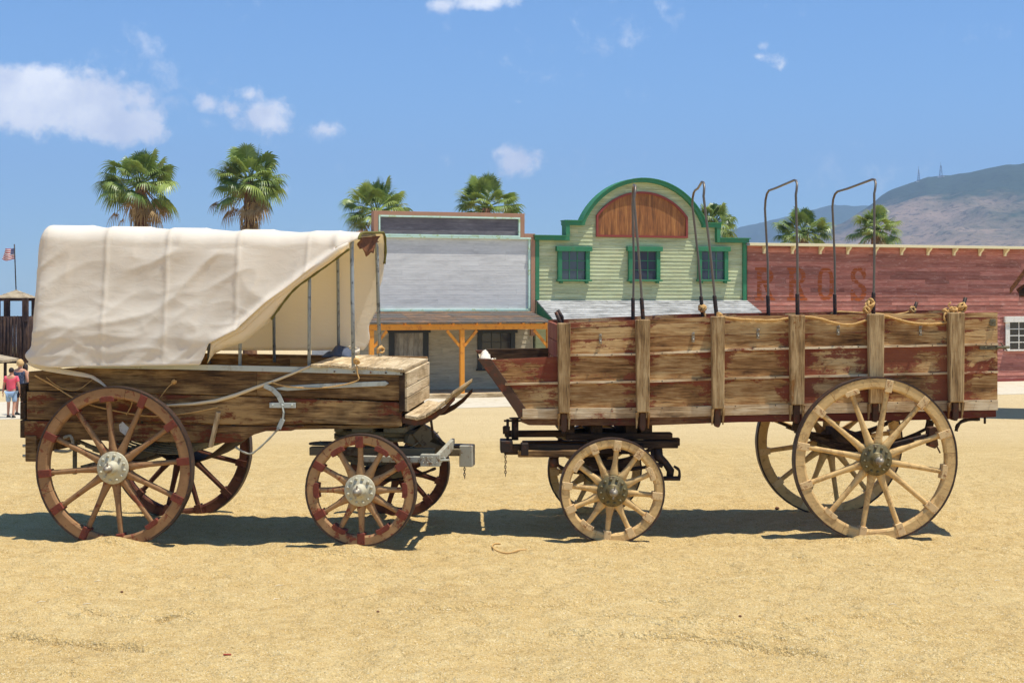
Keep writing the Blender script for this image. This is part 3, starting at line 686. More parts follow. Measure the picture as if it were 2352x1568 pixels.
def red_barn():
    o=empty('red_barn',FA.o,TH); tag(o,'long faded red clapboard barn with cream eave brackets and faint painted letters','building')
    xL=fa(1716,600)[0]; xR=xL+22; zt=fa(1900,566)[2]; dz=.165
    m=MB(); m.box((xL,.0,0),(xR,.2,zt)); clapboards(m,.08,zt,lambda z:(xL,xR),dz=dz,y=0,out=.013,seg=(.7,3.6)); m.build('front_wall',M['red_wall'],o)
    m=MB(); m.box((xL,.201,0),(xR,10,zt-.05)); m.build('rear_wall',M['red_wall'],o)
    m=MB(); m.hexa([(xL-.1,-.36,zt+.001),(xR+.2,-.36,zt+.001),(xR+.2,5,zt+.25),(xL-.1,5,zt+.25)],[(xL-.1,-.36,zt+.07),(xR+.2,-.36,zt+.07),(xR+.2,5,zt+.32),(xL-.1,5,zt+.32)]); m.build('roof',M['roof_grey'],o)
    m=MB(); m.box((xL-.08,-.38,zt-.015),(xR+.1,-.362,zt+.085)); m.box((xL,-.36,zt-.012),(xR,-.025,zt)); m.build('eave_board',M['cream_trim'],o,bevel=.004)
    x0=fa(1753,575)[0]; st=(fa(2306,575)[0]-x0)/9
    for k in range(15):
        x=x0+st*k; m=MB(); prof=[(-.02,zt-.013),(-.30,zt-.013),(-.30,zt-.07),(-.22,zt-.12),(-.12,zt-.20),(-.10,zt-.30),(-.02,zt-.30)]
        vs=[(x-.045,a,b) for a,b in prof]+[(x+.045,a,b) for a,b in prof]; n=len(prof)
        m.add(vs,[tuple(range(n)),tuple(range(2*n-1,n-1,-1))]+[(i,(i+1)%n,(i+1)%n+n,i+n) for i in range(n)]); m.build('eave_bracket',M['cream_trim'],o,bevel=.004)
    # worn lettering painted onto the lapped boards
    for ch,a,b,t,bt in (('R',1734,1781,615,690),('R',1808,1855,615,690),('O',1878,1915,615,690),('S',1952,1991,614,691)):
        x0,z0=FA.xz(a,bt,-.01); x1,z1=FA.xz(b,t,-.01); m=MB(); cx=.012
        z=.08
        while z<zt:
            za_,zb_=z,min(z+dz,zt)
            for sub in range(8):
                q0=za_+(zb_-za_)*sub/8; q1=za_+(zb_-za_)*(sub+1)/8; zm=(q0+q1)/2
                if zm<z0 or zm>z1 or (sub==7): continue
                run=None; nx=int((x1-x0)/cx)
                for k in range(nx+1):
                    x=x0+k*cx; ins=k<nx and in_letter(ch,(x+cx/2-x0)/(x1-x0),(zm-z0)/(z1-z0)) and mnoise.noise(Vector((x*5,0,zm*22)))>-.33
                    if ins and run is None: run=x
                    if not ins and run is not None:
                        sy=lambda f_:(-.013-.004+f_/.116*(.004+.013*.14) if f_<.116 else -.013*.86+(f_-.116)/.884*(.013*.86-.003))-.0045
                        ya=sy(sub/8); yb=sy((sub+1)/8)
                        m.add([(run,ya,q0),(x,ya,q0),(x,yb,q1),(run,yb,q1)],[(0,1,2,3)],.5); run=None
            z+=dz
        m.build('painted_letter',M['letter'],o,recalc=False)
    g0=fa(2317,760)[0]; g1=fa(2402,760)[0]; gt=fa(2330,740)[2]; gb=fa(2330,801)[2]
    window(o,g0,g1,gb,gt,4,4,M['white_frame'],M['glass_dark'],fw=.20,y=-.01,lintel=.12,proud=.07,bar=.035)
    m=MB(); m.box((xL,-.06,0),(xR,-.02,.10)); m.build('base_board',M['maroon'],o)
red_barn()

# ---------------------------------------------------------------- wagon wheels
def wheel(parent, c, r, phase, mat, clamp_mat, hub_mat, out=-1, rim_w=.088, thick=.075, hub_r=.135, wide=(), inner=False):
    """rim mesh with children tyre, hub, spokes, clamps; 'out' = side of the hub cap along y"""
    m=MB(); ro=r-.014; ri=ro-rim_w; n=12; seg=12; h=thick/2
    for k in range(6):                                  # twelve felloes butted together
        a0=phase+2*math.pi*(2*k+.5)/n+.0016; a1=phase+2*math.pi*(2*k+2.5)/n-.0016; rr=random.uniform(-.0025,.0025); vs=[];fs=[]
        for i in range(seg+1):
            a=a0+(a1-a0)*i/seg; ca,sa=math.cos(a),math.sin(a)
            for (q,y) in ((ro,-h),(ro,h),(ri+rr,h*.72),(ri+rr-.004,0),(ri+rr,-h*.72),(ri+.016,-h),): vs.append((q*ca,y,q*sa))
        for i in range(seg):
            for j in range(6): fs.append((i*6+j,i*6+(j+1)%6,(i+1)*6+(j+1)%6,(i+1)*6+j))
        fs+=[tuple(range(6)),tuple(range(seg*6,seg*6+6))]; m.add(vs,fs)
    w=m.build('wheel',mat,parent,bevel=.002,loc=c)
    m=MB(); N=96; vs=[]; fs=[]
    for k in range(N):
        a=2*math.pi*k/N; ca,sa=math.cos(a),math.sin(a); j=random.uniform(-.0012,.0012)
        for q,y in ((r+j,-h-.004),(r+j,h+.004),(ro+.0005,h+.004),(ro+.0005,-h-.004)): vs.append((q*ca,y,q*sa))
    for k in range(N):
        for j in range(4): b=(k+1)%N; fs.append((k*4+j,k*4+(j+1)%4,b*4+(j+1)%4,b*4+j))
    m.add(vs,fs,smooth=False); m.build('tyre',M['tyre'],w)
    # hub: flange plate, bolts, barrel, cap
    s=out; m=MB()
    m.lathe([(hub_r*.6,-s*.07),(hub_r*.9,-s*.05),(hub_r*.9,s*.03),(hub_r,s*.036),(hub_r,s*.05),(hub_r*.97,s*.054),(hub_r*.5,s*.06),(hub_r*.40,s*.075),(hub_r*.38,s*.12),(hub_r*.30,s*.135),(.0001,s*.136)],n=40,var=.5)
    for k in range(n):
        a=phase+2*math.pi*(k+.5)/n; x,z=hub_r*.78*math.cos(a),hub_r*.78*math.sin(a)
        m.lathe([(.013,s*.05),(.0135,s*.058),(.011,s*.064),(.004,s*.067)],(x,0,z),n=8,var=.9)
    hb=m.build('hub',hub_mat,w)
    m=MB(); m.lathe([(.036,s*.13),(.034,s*.155),(.026,s*.158),(.024,s*.185),(.012,s*.197),(.0001,s*.199)],n=14); m.beam((-.008,s*.17,-.05),(.006,s*.17,.055),.012,.012)
    m.build('axle_cap',M['steel'],hb if False else w)
    for k in range(n):
        a=phase+2*math.pi*k/n; ca,sa=math.cos(a),math.sin(a); m=MB(); L=ri+.012; j=random.uniform(-.003,.003)
        prof=[(hub_r*.80,.036,.026),(hub_r*1.08,.043,.026),(hub_r*1.32,.034,.028),(hub_r*1.25+.30*(L-hub_r*1.25),.0245,.026),(hub_r+.7*(L-hub_r),.0225,.023),(L-.02,.023,.019),(L,.023,.019)]
        vs=[];fs=[];K=8
        for q,wd,dp in prof:
            for t in range(K):
                b=2*math.pi*(t+.5)/K; u=wd*math.cos(b)+j*q; y=dp*math.sin(b)
                vs.append((q*ca-u*sa,y,q*sa+u*ca))
        for i in range(len(prof)-1):
            for t in range(K): fs.append((i*K+t,i*K+(t+1)%K,(i+1)*K+(t+1)%K,(i+1)*K+t))
        fs+=[tuple(range(K)),tuple(range((len(prof)-1)*K,len(prof)*K))]
        m.add(vs,fs,smooth=True); m.build('spoke',mat,w)
        # clamp
        m=MB(); e=h+.006
        if k in wide:
            dw=.062; q0,q1=ri-.022,ri+.022
            pts=[];NN=6
            for i in range(NN+1):
                b=a-dw/ri+2*dw/ri*i/NN; pts.append(b)
            outl=[(q0*math.cos(b),q0*math.sin(b)) for b in pts]+[((q1 if 0<i<NN else q1-.012)*math.cos(b),(q1 if 0<i<NN else q1-.012)*math.sin(b)) for i,b in reversed(list(enumerate(pts)))]
            m.prism(outl,-e,e)
        else:
            dw=.03; q0,q1=ri-.022,ro-.004
            p=lambda q,u:(q*ca-u*sa,q*sa+u*ca)
            m.prism([p(q0,-dw),p(q1,-dw*1.05),p(q1,dw*1.05),p(q0,dw)],-e,e)
        for u in (-.014,.014): m.lathe([(.005,s*e),(.005,s*(e+.005)),(.002,s*(e+.007))],((q1-.018)*ca-u*sa,0,(q1-.018)*sa+u*ca),n=6)
        m.build('clamp',clamp_mat,w,bevel=.003)
    return w

def rope_tube(m, pts, r=.009, var=.5):
    """twisted rope through points (smoothed)"""
    P=[Vector(p) for p in pts]; Q=[]
    for i in range(len(P)-1):
        p0=P[max(i-1,0)];p1=P[i];p2=P[i+1];p3=P[min(i+2,len(P)-1)]; n=max(3,int((p2-p1).length/.03))
        for k in range(n):
            t=k/n; Q.append(.5*((2*p1)+(-p0+p2)*t+(2*p0-5*p1+4*p2-p3)*t*t+(-p0+3*p1-3*p2+p3)*t**3))
    Q.append(P[-1]); m.tube(Q,[r*(1+.16*math.sin(i*1.9)) for i in range(len(Q))],6,var)
    return m
def knot(m,c,r=.03,n=3,rr=.009):
    for k in range(n):
        ax=Vector((random.uniform(-1,1),random.uniform(-1,1),random.uniform(-1,1))).normalized(); a,b=frame_from(ax); off=Vector([random.uniform(-.3,.3)*r for _ in range(3)])
        m.tube([Vector(c)+off+a*r*math.cos(t)+b*r*math.sin(t) for t in np.linspace(0,2*math.pi,13)[:-1]],rr,6,.5,closed=True)
def chain(parent,p,n,mat,name='chain'):
    m=MB(); x,y,z=p
    for k in range(n):
        c=Vector((x+random.uniform(-.002,.002),y,z-.022*k)); pts=[]
        for t in np.linspace(0,2*math.pi,9)[:-1]:
            u,v=.008*math.cos(t),.015*math.sin(t); pts.append(c+(Vector((u,0,v)) if k%2 else Vector((0,u,v))))
        m.tube(pts,.0032,5,.5,closed=True)
    return m.build(name,mat,parent)
def leafspring(m,a,b,sag,n=6,w=.05,t=.009,y0=0):
    a,b=Vector(a),Vector(b)
    for k in range(n):
        f=1-k*.13; pts=[]
        for i in range(13):
            u=.5+(i/12-.5)*f; p=a+(b-a)*u; p.z-=sag*(1-(2*u-1)**2)+k*t*1.15; pts.append(p)
        for p,q in zip(pts,pts[1:]): m.beam(p,q+(q-p)*.02,w,t)

# ---------------------------------------------------------------- covered wagon (left)
def covered_wagon():
    D0=12.03; LW=Frame((264-CX)/F*D0,D0,0,R(-7)); o=empty('covered_wagon',LW.o,LW.th)
    tag(o,'old brown farm wagon with a cream canvas cover over pipe hoops and red-clamped wheels','wagon')
    YN,YF=.17,1.20
    T=lambda z,y: z+.045*(y-YN)
    def P(x,y,l=YN): q=LW.p(x,y,YN); q2=LW.p(x,y,l); return Vector((q2[0],l,q2[2]))
    # near side boards
    def boards(y0,y1,far=False):
        m=MB()
        def row(top,bot,xs,gap=.004):
            n=len(xs)-1
            prev=None
            for k in range(n):
                a,b=xs[k],xs[k+1]; segs=max(1,int((b-a)/28)); pts_t=[];pts_b=[]
                for i in range(segs+1):
                    x=a+(b-a)*i/segs; t=LW.p(x,interp(x,top)+.4,YN); q=LW.p(x,interp(x,bot)-.8+random.uniform(-.7,.5),YN); pts_t.append((t[0],t[2])); pts_b.append((q[0],q[2]))
                j=random.uniform(0,.008); dz=(.045*(y0-YN)) if far else 0
                poly=[(u,v+dz) for u,v in pts_t]+[(u,v+dz) for u,v in pts_b[::-1]]
                m.prism(poly,y0-j,y1,vv=[1.0]*len(pts_t)+[0.0]*len(pts_b))
        row([(60,853),(180,843),(924,849)],[(60,896),(588,909),(924,921)],[66,590,922])
        row([(60,898),(588,911),(924,923.5)],[(60,963),(300,966),(588,977),(676,974),(760,972),(800,976),(860,977),(924,980)],[62,922])
        row([(60,965),(588,979),(676,976.5),(700,977)],[(54,1006),(300,1014),(520,1018),(560,1014),(580,1000),(588,992),(640,990),(676,990),(700,980)],[56,698])
        return m
    sd=boards(YN,YN+.035).build('side_panel',M['wagon_brown'],o,bevel=.004)
    boards(YF-.035,YF,True).build('side_panel',M['wagon_brown'],o,bevel=.004)
    # floor, tailboard, front board
    a=LW.p(62,900,YN); b=LW.p(918,900,YN); zf=LW.p(600,985,YN)[2]
    m=MB()
    for k in range(7):
        y0=YN+.04+k*(YF-YN-.08)/7; y1=y0+(YF-YN-.08)/7-.006; m.hexa([(a[0]+.02,y0,zf-.07),(b[0]-.02,y0,zf+.02),(b[0]-.02,y1,zf+.06),(a[0]+.02,y1,zf-.03)],[(a[0]+.02,y0,zf-.04),(b[0]-.02,y0,zf+.045),(b[0]-.02,y1,zf+.085),(a[0]+.02,y1,zf)])
    m.build('floor',M['wagon_brown'],o)
    m=MB(); xt=a[0]-.03; z0=LW.p(57,1005,YN)[2]; z1=LW.p(57,880,YN)[2]
    for k in range(3): zz0=z0+(z1-z0)*k/3; m.hexa([(xt-.03,YN-.005,zz0),(xt+.02,YN-.005,zz0),(xt+.02,YF,T(zz0,YF)),(xt-.03,YF,T(zz0,YF))],[(xt-.03,YN-.005,zz0+(z1-z0)/3-.006),(xt+.02,YN-.005,zz0+(z1-z0)/3-.006),(xt+.02,YF,T(zz0,YF)+(z1-z0)/3-.006),(xt-.03,YF,T(zz0,YF)+(z1-z0)/3-.006)])
    m.build('tailboard',M['dark_wood_y'],o,bevel=.004)
    m=MB(); q0=LW.p(60,1059,YN); q1=LW.p(86,1000,YN); m.box((q0[0],YN-.02,q0[2]),(q1[0],YN+.08,q1[2])); m.box((q0[0]+.02,YN+.08,q0[2]+.05),(q1[0]-.02,YF-.1,q1[2]-.04)); m.build('rear_crossbeam',M['wagon_brown'],o,bevel=.006)
    m=MB()
    for yy in (1024,1047): c=LW.p(58,yy,YN); m.tube([(c[0]-.03,YN+.02,c[2]),(c[0]+.05,YN+.02,c[2])],.012,8); 
    m.build('bolt',M['grey_iron'],o)
    # white metal top strip
    m=MB(); pts=[(70,849,855),(180,836,845),(400,836,848),(924,847,861)]
    for (xa,ta,ba),(xb,tb,bb) in zip(pts[1:],pts[2:]):
        A=LW.p(xa,ta,YN-.014);B=LW.p(xb,tb,YN-.014);C=LW.p(xb,bb,YN-.014);Dd=LW.p(xa,ba,YN-.014)
        m.prism([(A[0],A[2]),(B[0],B[2]),(C[0],C[2]),(Dd[0],Dd[2])],YN-.014,YN-.001)
    m.build('top_rail',M['grey_paint'],o,bevel=.002)
    m=MB()
    for x,y in ((768,853),(813,854),(851,855),(886,856),(921,857)): c=LW.p(x,y,YN-.02); m.lathe([(.007,c[1]+.01),(.007,c[1]-.002),(.003,c[1]-.005)],(c[0],0,c[2]),n=8)
    m.build('bolt',M['rust_board'],o)
    # inside rail boards (brown line seen under the far canvas)
    m=MB(); A=LW.p(400,832,YN); B=LW.p(930,843,YN); m.hexa([(A[0]-1,YF-.03,T(A[2]-.06,YF)),(B[0],YF-.03,T(B[2]-.07,YF)),(B[0],YF+.02,T(B[2]-.07,YF)),(A[0]-1,YF+.02,T(A[2]-.06,YF))],[(A[0]-1,YF-.03,T(A[2],YF)),(B[0],YF-.03,T(B[2],YF)),(B[0],YF+.02,T(B[2],YF)),(A[0]-1,YF+.02,T(A[2],YF))]); m.build('side_cap',M['wagon_brown'],o,bevel=.004)
    # bench lid: five boards across
    zl0=LW.p(716,835,YN); zl1=LW.p(931,847,YN); m=MB(); x0,x1=zl0[0],zl1[0]
    nb=5
    for k in range(nb):
        xa=x0+(x1-x0)*k/nb+.003; xb=x0+(x1-x0)*(k+1)/nb-.002; za=zl0[2]+(zl1[2]-zl0[2])*k/nb; zb=zl0[2]+(zl1[2]-zl0[2])*(k+1)/nb; jz=random.uniform(-.006,.006); e=random.uniform(-.02,.012)
        m.hexa([(xa,YN-.03+e,za-.024+jz),(xb,YN-.03+e,zb-.024-jz),(xb,YF+.03,T(zb,YF)-.024),(xa,YF+.03,T(za,YF)-.024)],[(xa,YN-.03+e,za+jz),(xb,YN-.03+e,zb-jz),(xb,YF+.03,T(zb,YF)),(xa,YF+.03,T(za,YF))])
    m.build('seat_lid',M['pale_wood'],o,bevel=.003)
    # front end boards (face right, sunlit)
    fx=LW.p(927,900,YN)[0]; zb=LW.p(927,945,YN)[2]; zt=zl1[2]-.026; m=MB(); cuts=[zb,zb+(zt-zb)*.36,zb+(zt-zb)*.62,zt]
    for z0_,z1_ in zip(cuts,cuts[1:]): m.hexa([(fx,YN+.001,z0_),(fx+.03,YN+.001,z0_),(fx+.03,YF,T(z0_,YF)),(fx,YF,T(z0_,YF))],[(fx,YN+.001,z1_-.006),(fx+.03,YN+.001,z1_-.006),(fx+.03,YF,T(z1_,YF)-.006),(fx,YF,T(z1_,YF)-.006)])
    m.build('front_board',M['pale_wood'],o,bevel=.003)
    m=MB(); m.box((fx-.035,YN-.012,LW.p(927,945,YN)[2]),(fx+.012,YN-.0005,zt-.002)); m.build('corner_iron',M['dark_wood'],o,bevel=.003)
    # back wall of the seat box
    m=MB(); m.box((x0+.02,YN+.04,zb),(x0+.05,YF-.04,zl0[2]-.03)); m.build('seat_partition',M['wagon_brown'],o)
    # toe board on curved iron brackets
    prof=[(922,964,8),(950,968,9),(975,966,8),(998,955,7),(1022,937,6),(1043,914,5)]
    for yy in (YN+.02,YF-.05):
        m=MB(); up=[];dn=[]
        for x,y,w in prof:
            q=LW.p(x,y,YN); up.append((q[0],q[2]+w/F*12)); dn.append((q[0],q[2]-w/F*12))
        m.prism(up+dn[::-1],yy,yy+.035); m.build('toe_board_bracket',M['rust_board'],o,bevel=.003)
    m=MB(); pl=[((931,951),(958,956)),((959,956),(980,950)),((981,949),(1001,937)),((1002,936),(1022,919)),((1023,918),(1042,897))]
    for (a_,b_) in pl:
        A=LW.p(*a_,YN);B=LW.p(*b_,YN); th=.03; j=random.uniform(-.03,.03)
        m.hexa([(A[0],YN-.04+j,A[2]-th),(B[0],YN-.04+j,B[2]-th),(B[0],YF+.0,T(B[2],YF)-th),(A[0],YF+.0,T(A[2],YF)-th)],[(A[0],YN-.04+j,A[2]),(B[0],YN-.04+j,B[2]),(B[0],YF,T(B[2],YF)),(A[0],YF,T(A[2],YF))])
    m.build('toe_board',M['pale_wood'],o,bevel=.004)
    # hoops
    ends=[(100,520),(250,523),(390,527),(551,529),(710,532),(812,534)]
    zb_=lambda x: LW.p(x,838,YN)[2]
    for i,(x,yt) in enumerate(ends):
        b=P(x,interp(x,[(100,850),(550,838),(812,838)]),YN+.03); t=P(x,yt,YN+.05); lean=[0,0,0,0,0,-.035][i]
        topx=b.x+(.0 if i<5 else -.02); zt_=t.z-.02; f=YF-.06; fz=T(zt_,f); r=.11
        pts=[(b.x,YN+.03,b.z-.06),(b.x+lean*.3,YN+.035,b.z+(zt_-b.z)*.5),(topx,YN+.05,zt_-r)]
        for k in range(1,6): t_=k/6*math.pi/2; pts.append((topx,YN+.05+r*(1-math.cos(t_)),zt_-r+r*math.sin(t_)))
        for k in range(0,6): t_=k/6*math.pi/2; pts.append((topx+.0,f-r+r*math.sin(t_),fz-r+r*math.cos(t_)))
        pts+=[(topx+.01,f,fz-r),(b.x+.02,f,T(b.z-.06,f))]
        m=MB(); m.tube(pts,.0165 if i==5 else .0145,8); m.build('hoop',M['bow_grey'],o)
        if i==5: endhoop=(b,Vector((b.x+.02,f,T(b.z,f))))
    # canvas
    top=[(78,600),(82,553),(88,530),(98,519),(112,517),(140,523),(190,526),(235,524),(252,520),(268,524),(330,530),(375,528),(390,523),(406,527),(470,533),(540,531),(555,527),(571,531),(640,536),(705,533),(720,530),(735,533),(790,535),(826,534)]
    low=[(78,815),(92,835),(130,842),(472,836),(482,815),(490,789),(556,757),(621,694),(713,625),(779,575),(808,556),(826,548)]
    U=210; rows=[]
    hoopx=[100,250,390,551,710,812]
    for i in range(U+1):
        x=78+(826-78)*i/U
        q=LW.p(x,interp(x,top),YN); s0=q[0]; ztp=q[2]; zl=LW.p(x,interp(x,low),YN)[2]
        e=math.exp(-((x-78)/14))                                   # rounded closed end
        near_in=.10*e; ztp_=ztp
        fold=min(abs(x-h) for h in hoopx)/75
        row=[]; V1=64; r=.14
        zc=ztp_-r; zfl=LW.p(x,827,YN)[2]+.045
        def disp(s,z,side):
            dz=max(0,min(1,(ztp_-z)/(.9)))
            if side==0:
                sag=.010*min(1,fold)*math.sin(math.pi*min(1,dz*1.0))
                def crease(a,b,c,fr,seed):       # soft sided, sharp crested folds running along a direction
                    n_=mnoise.noise(Vector((a*.55*fr*.25+seed,b*fr*.25,c))); return (1-abs(n_)*3.2)
                u1=s*.80+z*.60; v1=-s*.60+z*.80                      # folds rising to the right
                f1=max(0,crease(u1,v1*1.0,3,9.0,seed=2.3)); f2=max(0,crease(u1*.8,v1,8,17.0,seed=9.1))
                f3=max(0,crease(s*.9+z*.15,z*1.4-s*.12,5,20.0,seed=4.7))
                d1=mnoise.noise(Vector((s*1.1,z*1.7+s*.6,3)))
                amp=sstep(0.03,.22,dz); low_=sstep(.40,.85,dz); rt=sstep(.9,1.9,s+.3)
                hoop=.012*math.exp(-(min(abs(x-h) for h in hoopx[1:])/4.5)**2)*(1-.6*dz)
                flare=.135*dz
                return -sag*(1-.5*low_)+hoop+amp*(.018*d1+.017*f1**1.5+.009*f2**1.5*(1-.4*rt)+.006*f3**1.5*low_)+flare
            return 0
        topy=YN+.0
        for j in range(V1+1):                                         # near side, bottom to shoulder
            v=j/V1; z=zl+(max(zc,zl+.001)-zl)*v if zc>zl else zl
            d=disp(s0,z,0)+(.055*sstep(486,540,x)*(1-sstep(770,815,x))*(math.exp(-((z-zl)/.045)**2))); row.append(Vector((s0-.06*math.exp(-((x-78)/22))*sstep(.86,1.0,1-v)+(.012*mnoise.noise(Vector((z*5,s0*2,1)))),YN+near_in-d+.0,z)))
        yb=row[-1].y; zb0=row[-1].z; rr=max(.02,ztp_-zb0)
        for j in range(1,8): t_=j/8*math.pi/2; row.append(Vector((s0,yb+r*(1-math.cos(t_)),zb0+rr*math.sin(t_))))
        ymid0=yb+r; ymid1=YF-r-near_in
        for j in range(0,9): v=j/8; y_=ymid0+(ymid1-ymid0)*v; row.append(Vector((s0,y_,ztp_+.045*(y_-YN)-.010*math.sin(math.pi*v)*min(1,fold))))
        zF=ztp_+.045*(YF-YN)
        for j in range(1,8): t_=j/8*math.pi/2; row.append(Vector((s0,ymid1+r*math.sin(t_),zF-r+r*math.cos(t_))))
        for j in range(1,27):
            v=j/26; z=zF-r+(zfl-(zF-r))*v; pull=-.20*v**1.5*sstep(.6,1,i/U); row.append(Vector((s0+pull*(1+.15*math.sin(v*19)),YF-near_in+.012*mnoise.noise(Vector((s0*3,z*2,5))),z)))
        rows.append(row)
    # far end of the canvas past the last hoop follows the pipe
    m=MB(); m.grid(rows)
    cv=m.build('canvas_cover',M['canvas'],o,recalc=False,solid=.004)
    # closed back of the cover
    m=MB(); first=rows[0]; c=Vector((first[0].x+.03,(YN+YF)/2,first[40].z)); back=[first,[p.lerp(Vector((p.x+.05,c.y,p.z)),.5) for p in first],[Vector((p.x+.05,c.y,p.z)) for p in first]]
    m.grid(back); m.build('back_curtain',M['canvas'],cv,recalc=False)
    # turned-in hem with green rope
    edge=[(482,818),(490,792),(520,776),(556,757),(590,724),(621,694),(668,658),(713,625),(750,597),(779,575),(800,562)]
    lowe=[(476,834),(492,812),(524,796),(560,786),(596,756),(624,733),(674,668),(721,632),(750,611),(776,592),(803,572)]
    r0=[];r1=[];r2=[];roll=[]
    for k,((a1,b1),(a2,b2)) in enumerate(zip(edge,lowe)):
        r0.append(P(a1,b1-2,YN-.085)); p=P((a1+a2)/2,(b1+b2)/2,YN-.05); r1.append(p); r2.append(P(a2,b2,YN-.02+.012*math.sin(k*1.7)))
        roll.append(P(a1,b1-3,YN-.085))
    m=MB(); m.grid([r0,r1,r2]); m.build('canvas_hem',M['canvas'],cv,recalc=False,solid=.004)
    m=MB(); m.tube(roll,[.006]+[.022]*(len(roll)-2)+[.01],8); m.build('canvas_roll',M['canvas'],cv)
    m=MB(); rope_tube(m,[p+Vector((0,-.012,0)) for p in r2[5:]],.0095); m.build('hem_rope',M['green_rope'],cv)
    # rope stitched round the open mouth
    m=MB(); lastr=rows[-1]; rope_tube(m,[lastr[k] for k in range(58,len(lastr)-22,3)],.012); m.build('mouth_rope',M['green_rope'],cv)
    # torn brown valance hanging inside the mouth
    rws=[]; ex=rows[-1][0].x-.03
    zt0=rows[-1][64].z
    for j in range(6):
        rr_=[]
        for i in range(15):
            v=i/14; drop=(.06+.10*math.sin(math.pi*min(1,v*1.15))+.015*math.sin(v*31))*j/5
            rr_.append(Vector((ex+.015*math.sin(v*14+j),YN+.12+v*(YF-YN-.26),zt0+.045*v-.0-drop+.015)))
        rws.append(rr_)
    m=MB(); m.grid(rws); m.build('torn_valance',plain('brown_leather_scrap',lin(122,74,36),.8,0,.3,lin(80,44,22),14),o,recalc=False,solid=.004)
    # scrap of canvas pulled over the bench with a hole
    rws=[]
    for j in range(8):
        rr_=[]
        for i in range(9):
            px=782+i*5.5; py=796+j*2.6+2.5*math.sin(i*1.1); rr_.append(P(px,py,YF-.05+.02*math.sin(i+j)))
        rws.append(rr_)
    m=MB(); m.grid(rws); m.build('canvas_corner',M['canvas'],cv,recalc=False,solid=.004)
    # loose tail corner of canvas, lower left
    flap=[((78,812),(62,836)),((95,826),(80,845)),((118,838),(104,852)),((150,848),(140,858)),((190,855),(180,864)),((214,862),(208,868)),((232,874),(226,878)),((246,888),(243,890))]
    m=MB(); m.grid([[P(*a_,YN-.03) for a_,_ in flap],[P((a_[0]+b2[0])/2,(a_[1]+b2[1])/2,YN-.042) for a_,b2 in flap],[P(*b2,YN-.045) for _,b2 in flap]]); m.build('canvas_flap',M['canvas'],cv,recalc=False,solid=.004)
    # canvas strap
    st=[(713,840,3),(670,859,3.2),(630,875,3.5),(588,890,4.2),(540,908,4.8),(494,921,4.5),(440,928,3.5),(382,931,2.6),(330,926,2),(276,913,1.5)]
    m=MB(); m.grid([[P(x,y-w,YN-.022) for x,y,w in st],[P(x,y,YN-.024) for x,y,w in st],[P(x,y+w*.8,YN-.018) for x,y,w in st]]); m.build('canvas_strap',M['strap'],cv,recalc=False,solid=.004)
    m=MB(); rope_tube(m,[P(x,y,YN-.03) for x,y in ((624,878),(660,887),(725,891),(780,885),(822,873),(821,858),(819,836))],.006)
    rope_tube(m,[P(x,y,YN-.04) for x,y in ((80,862),(120,884),(182,920),(250,940),(340,955),(420,950),(500,935))],.006)
    rope_tube(m,[P(x,y,YN-.04) for x,y in ((106,866),(135,888),(175,896),(212,872))],.003)
    rope_tube(m,[P(x,y,YN-.03) for x,y in ((400,877),(385,890),(368,912))],.004); rope_tube(m,[P(x,y,YN-.03) for x,y in ((304,922),(300,935),(290,952))],.005)
    knot(m,P(819,830,YN-.02),.022); m2=MB(); knot(m2,endhoop[1]+Vector((0,0,.05)),.03,4,.01); m2.build('rope_knot',M['rope'],o); knot(m,P(400,877,YN-.02),.014)
    m.build('tie_rope',M['rope'],o)
    # white irons on the side
    m=MB(); cur=[(607,885),(626,894),(640,908),(648,927),(652,946),(650,962),(641,982)]
    pts=[P(x,y,YN-.03) for x,y in cur]
    for a_,b_ in zip(pts,pts[1:]): m.beam(a_,b_+(b_-a_)*.12,.008,.04,.4)
    m.build('brake_iron',M['grey_paint'],o,bevel=.002)
    m=MB(); rope_tube(m,[P(x,y,YN-.03) for x,y in ((641,982),(625,1000),(607,1018),(590,1033),(575,1042),(556,1036),(541,1026))],.009); m.build('brake_rod',M['grey_iron'],o)
    m=MB(); A=P(619,936,YN-.03);B=P(679,925,YN-.03); m.box((A.x,YN-.034,A.z),(B.x,YN-.018,B.z)); 
    for x in (627,650,671): c=P(x,930,YN-.03); m.lathe([(.009,YN-.03),(.009,YN-.044),(.004,YN-.048)],(c.x,0,c.z),n=8)
    m.build('brake_plate',M['grey_paint'],o,bevel=.002)
    m=MB(); m.prism([LW.xz(*q,YN-.01) for q in ((627,893),(660,886),(720,882),(885,875),(893,880),(885,886),(740,892),(660,897))],YN-.014,YN-.002); m.build('side_strap_iron',M['grey_paint'],o,bevel=.002)
    m=MB(); m.beam(P(502,946,YN-.03),P(484,1026,YN-.03),.03,.048); m.build('side_stake',M['pale_wood_z'],o,bevel=.004)
    m=MB(); m.prism([LW.xz(*q,YN-.01) for q in ((281,968),(302,988),(289,1001),(275,990),(273,975))],YN-.008,YN-.003); m.build('paper_tag',M['white_frame'],o)
    # running gear
    zr=LW.p(264,1072.5,0)[2]; xr_=0.0; c2=LW.p(829.5,1124.5,0); xf=c2[0]; zf_=c2[2]
    YW=1.5
    m=MB(); m.tube([(0,-.02,zr),(0,YW+.02,zr)],.03,10); m.build('rear_axle',M['iron'],o)
    m=MB(); m.tube([(xf,-.02,zf_),(xf,YW+.02,zf_)],.03,10); m.build('front_axle',M['iron'],o)
    m=MB(); m.box((-.06,.1,zr+.03),(.06,YW-.1,zr+.12)); m.build('rear_bolster',M['dark_wood_y'],o,bevel=.006)
    m=MB(); m.box((xf-.07,.1,zf_+.03),(xf+.07,YW-.1,zf_+.14)); m.build('front_bolster',M['dark_wood_y'],o,bevel=.006)
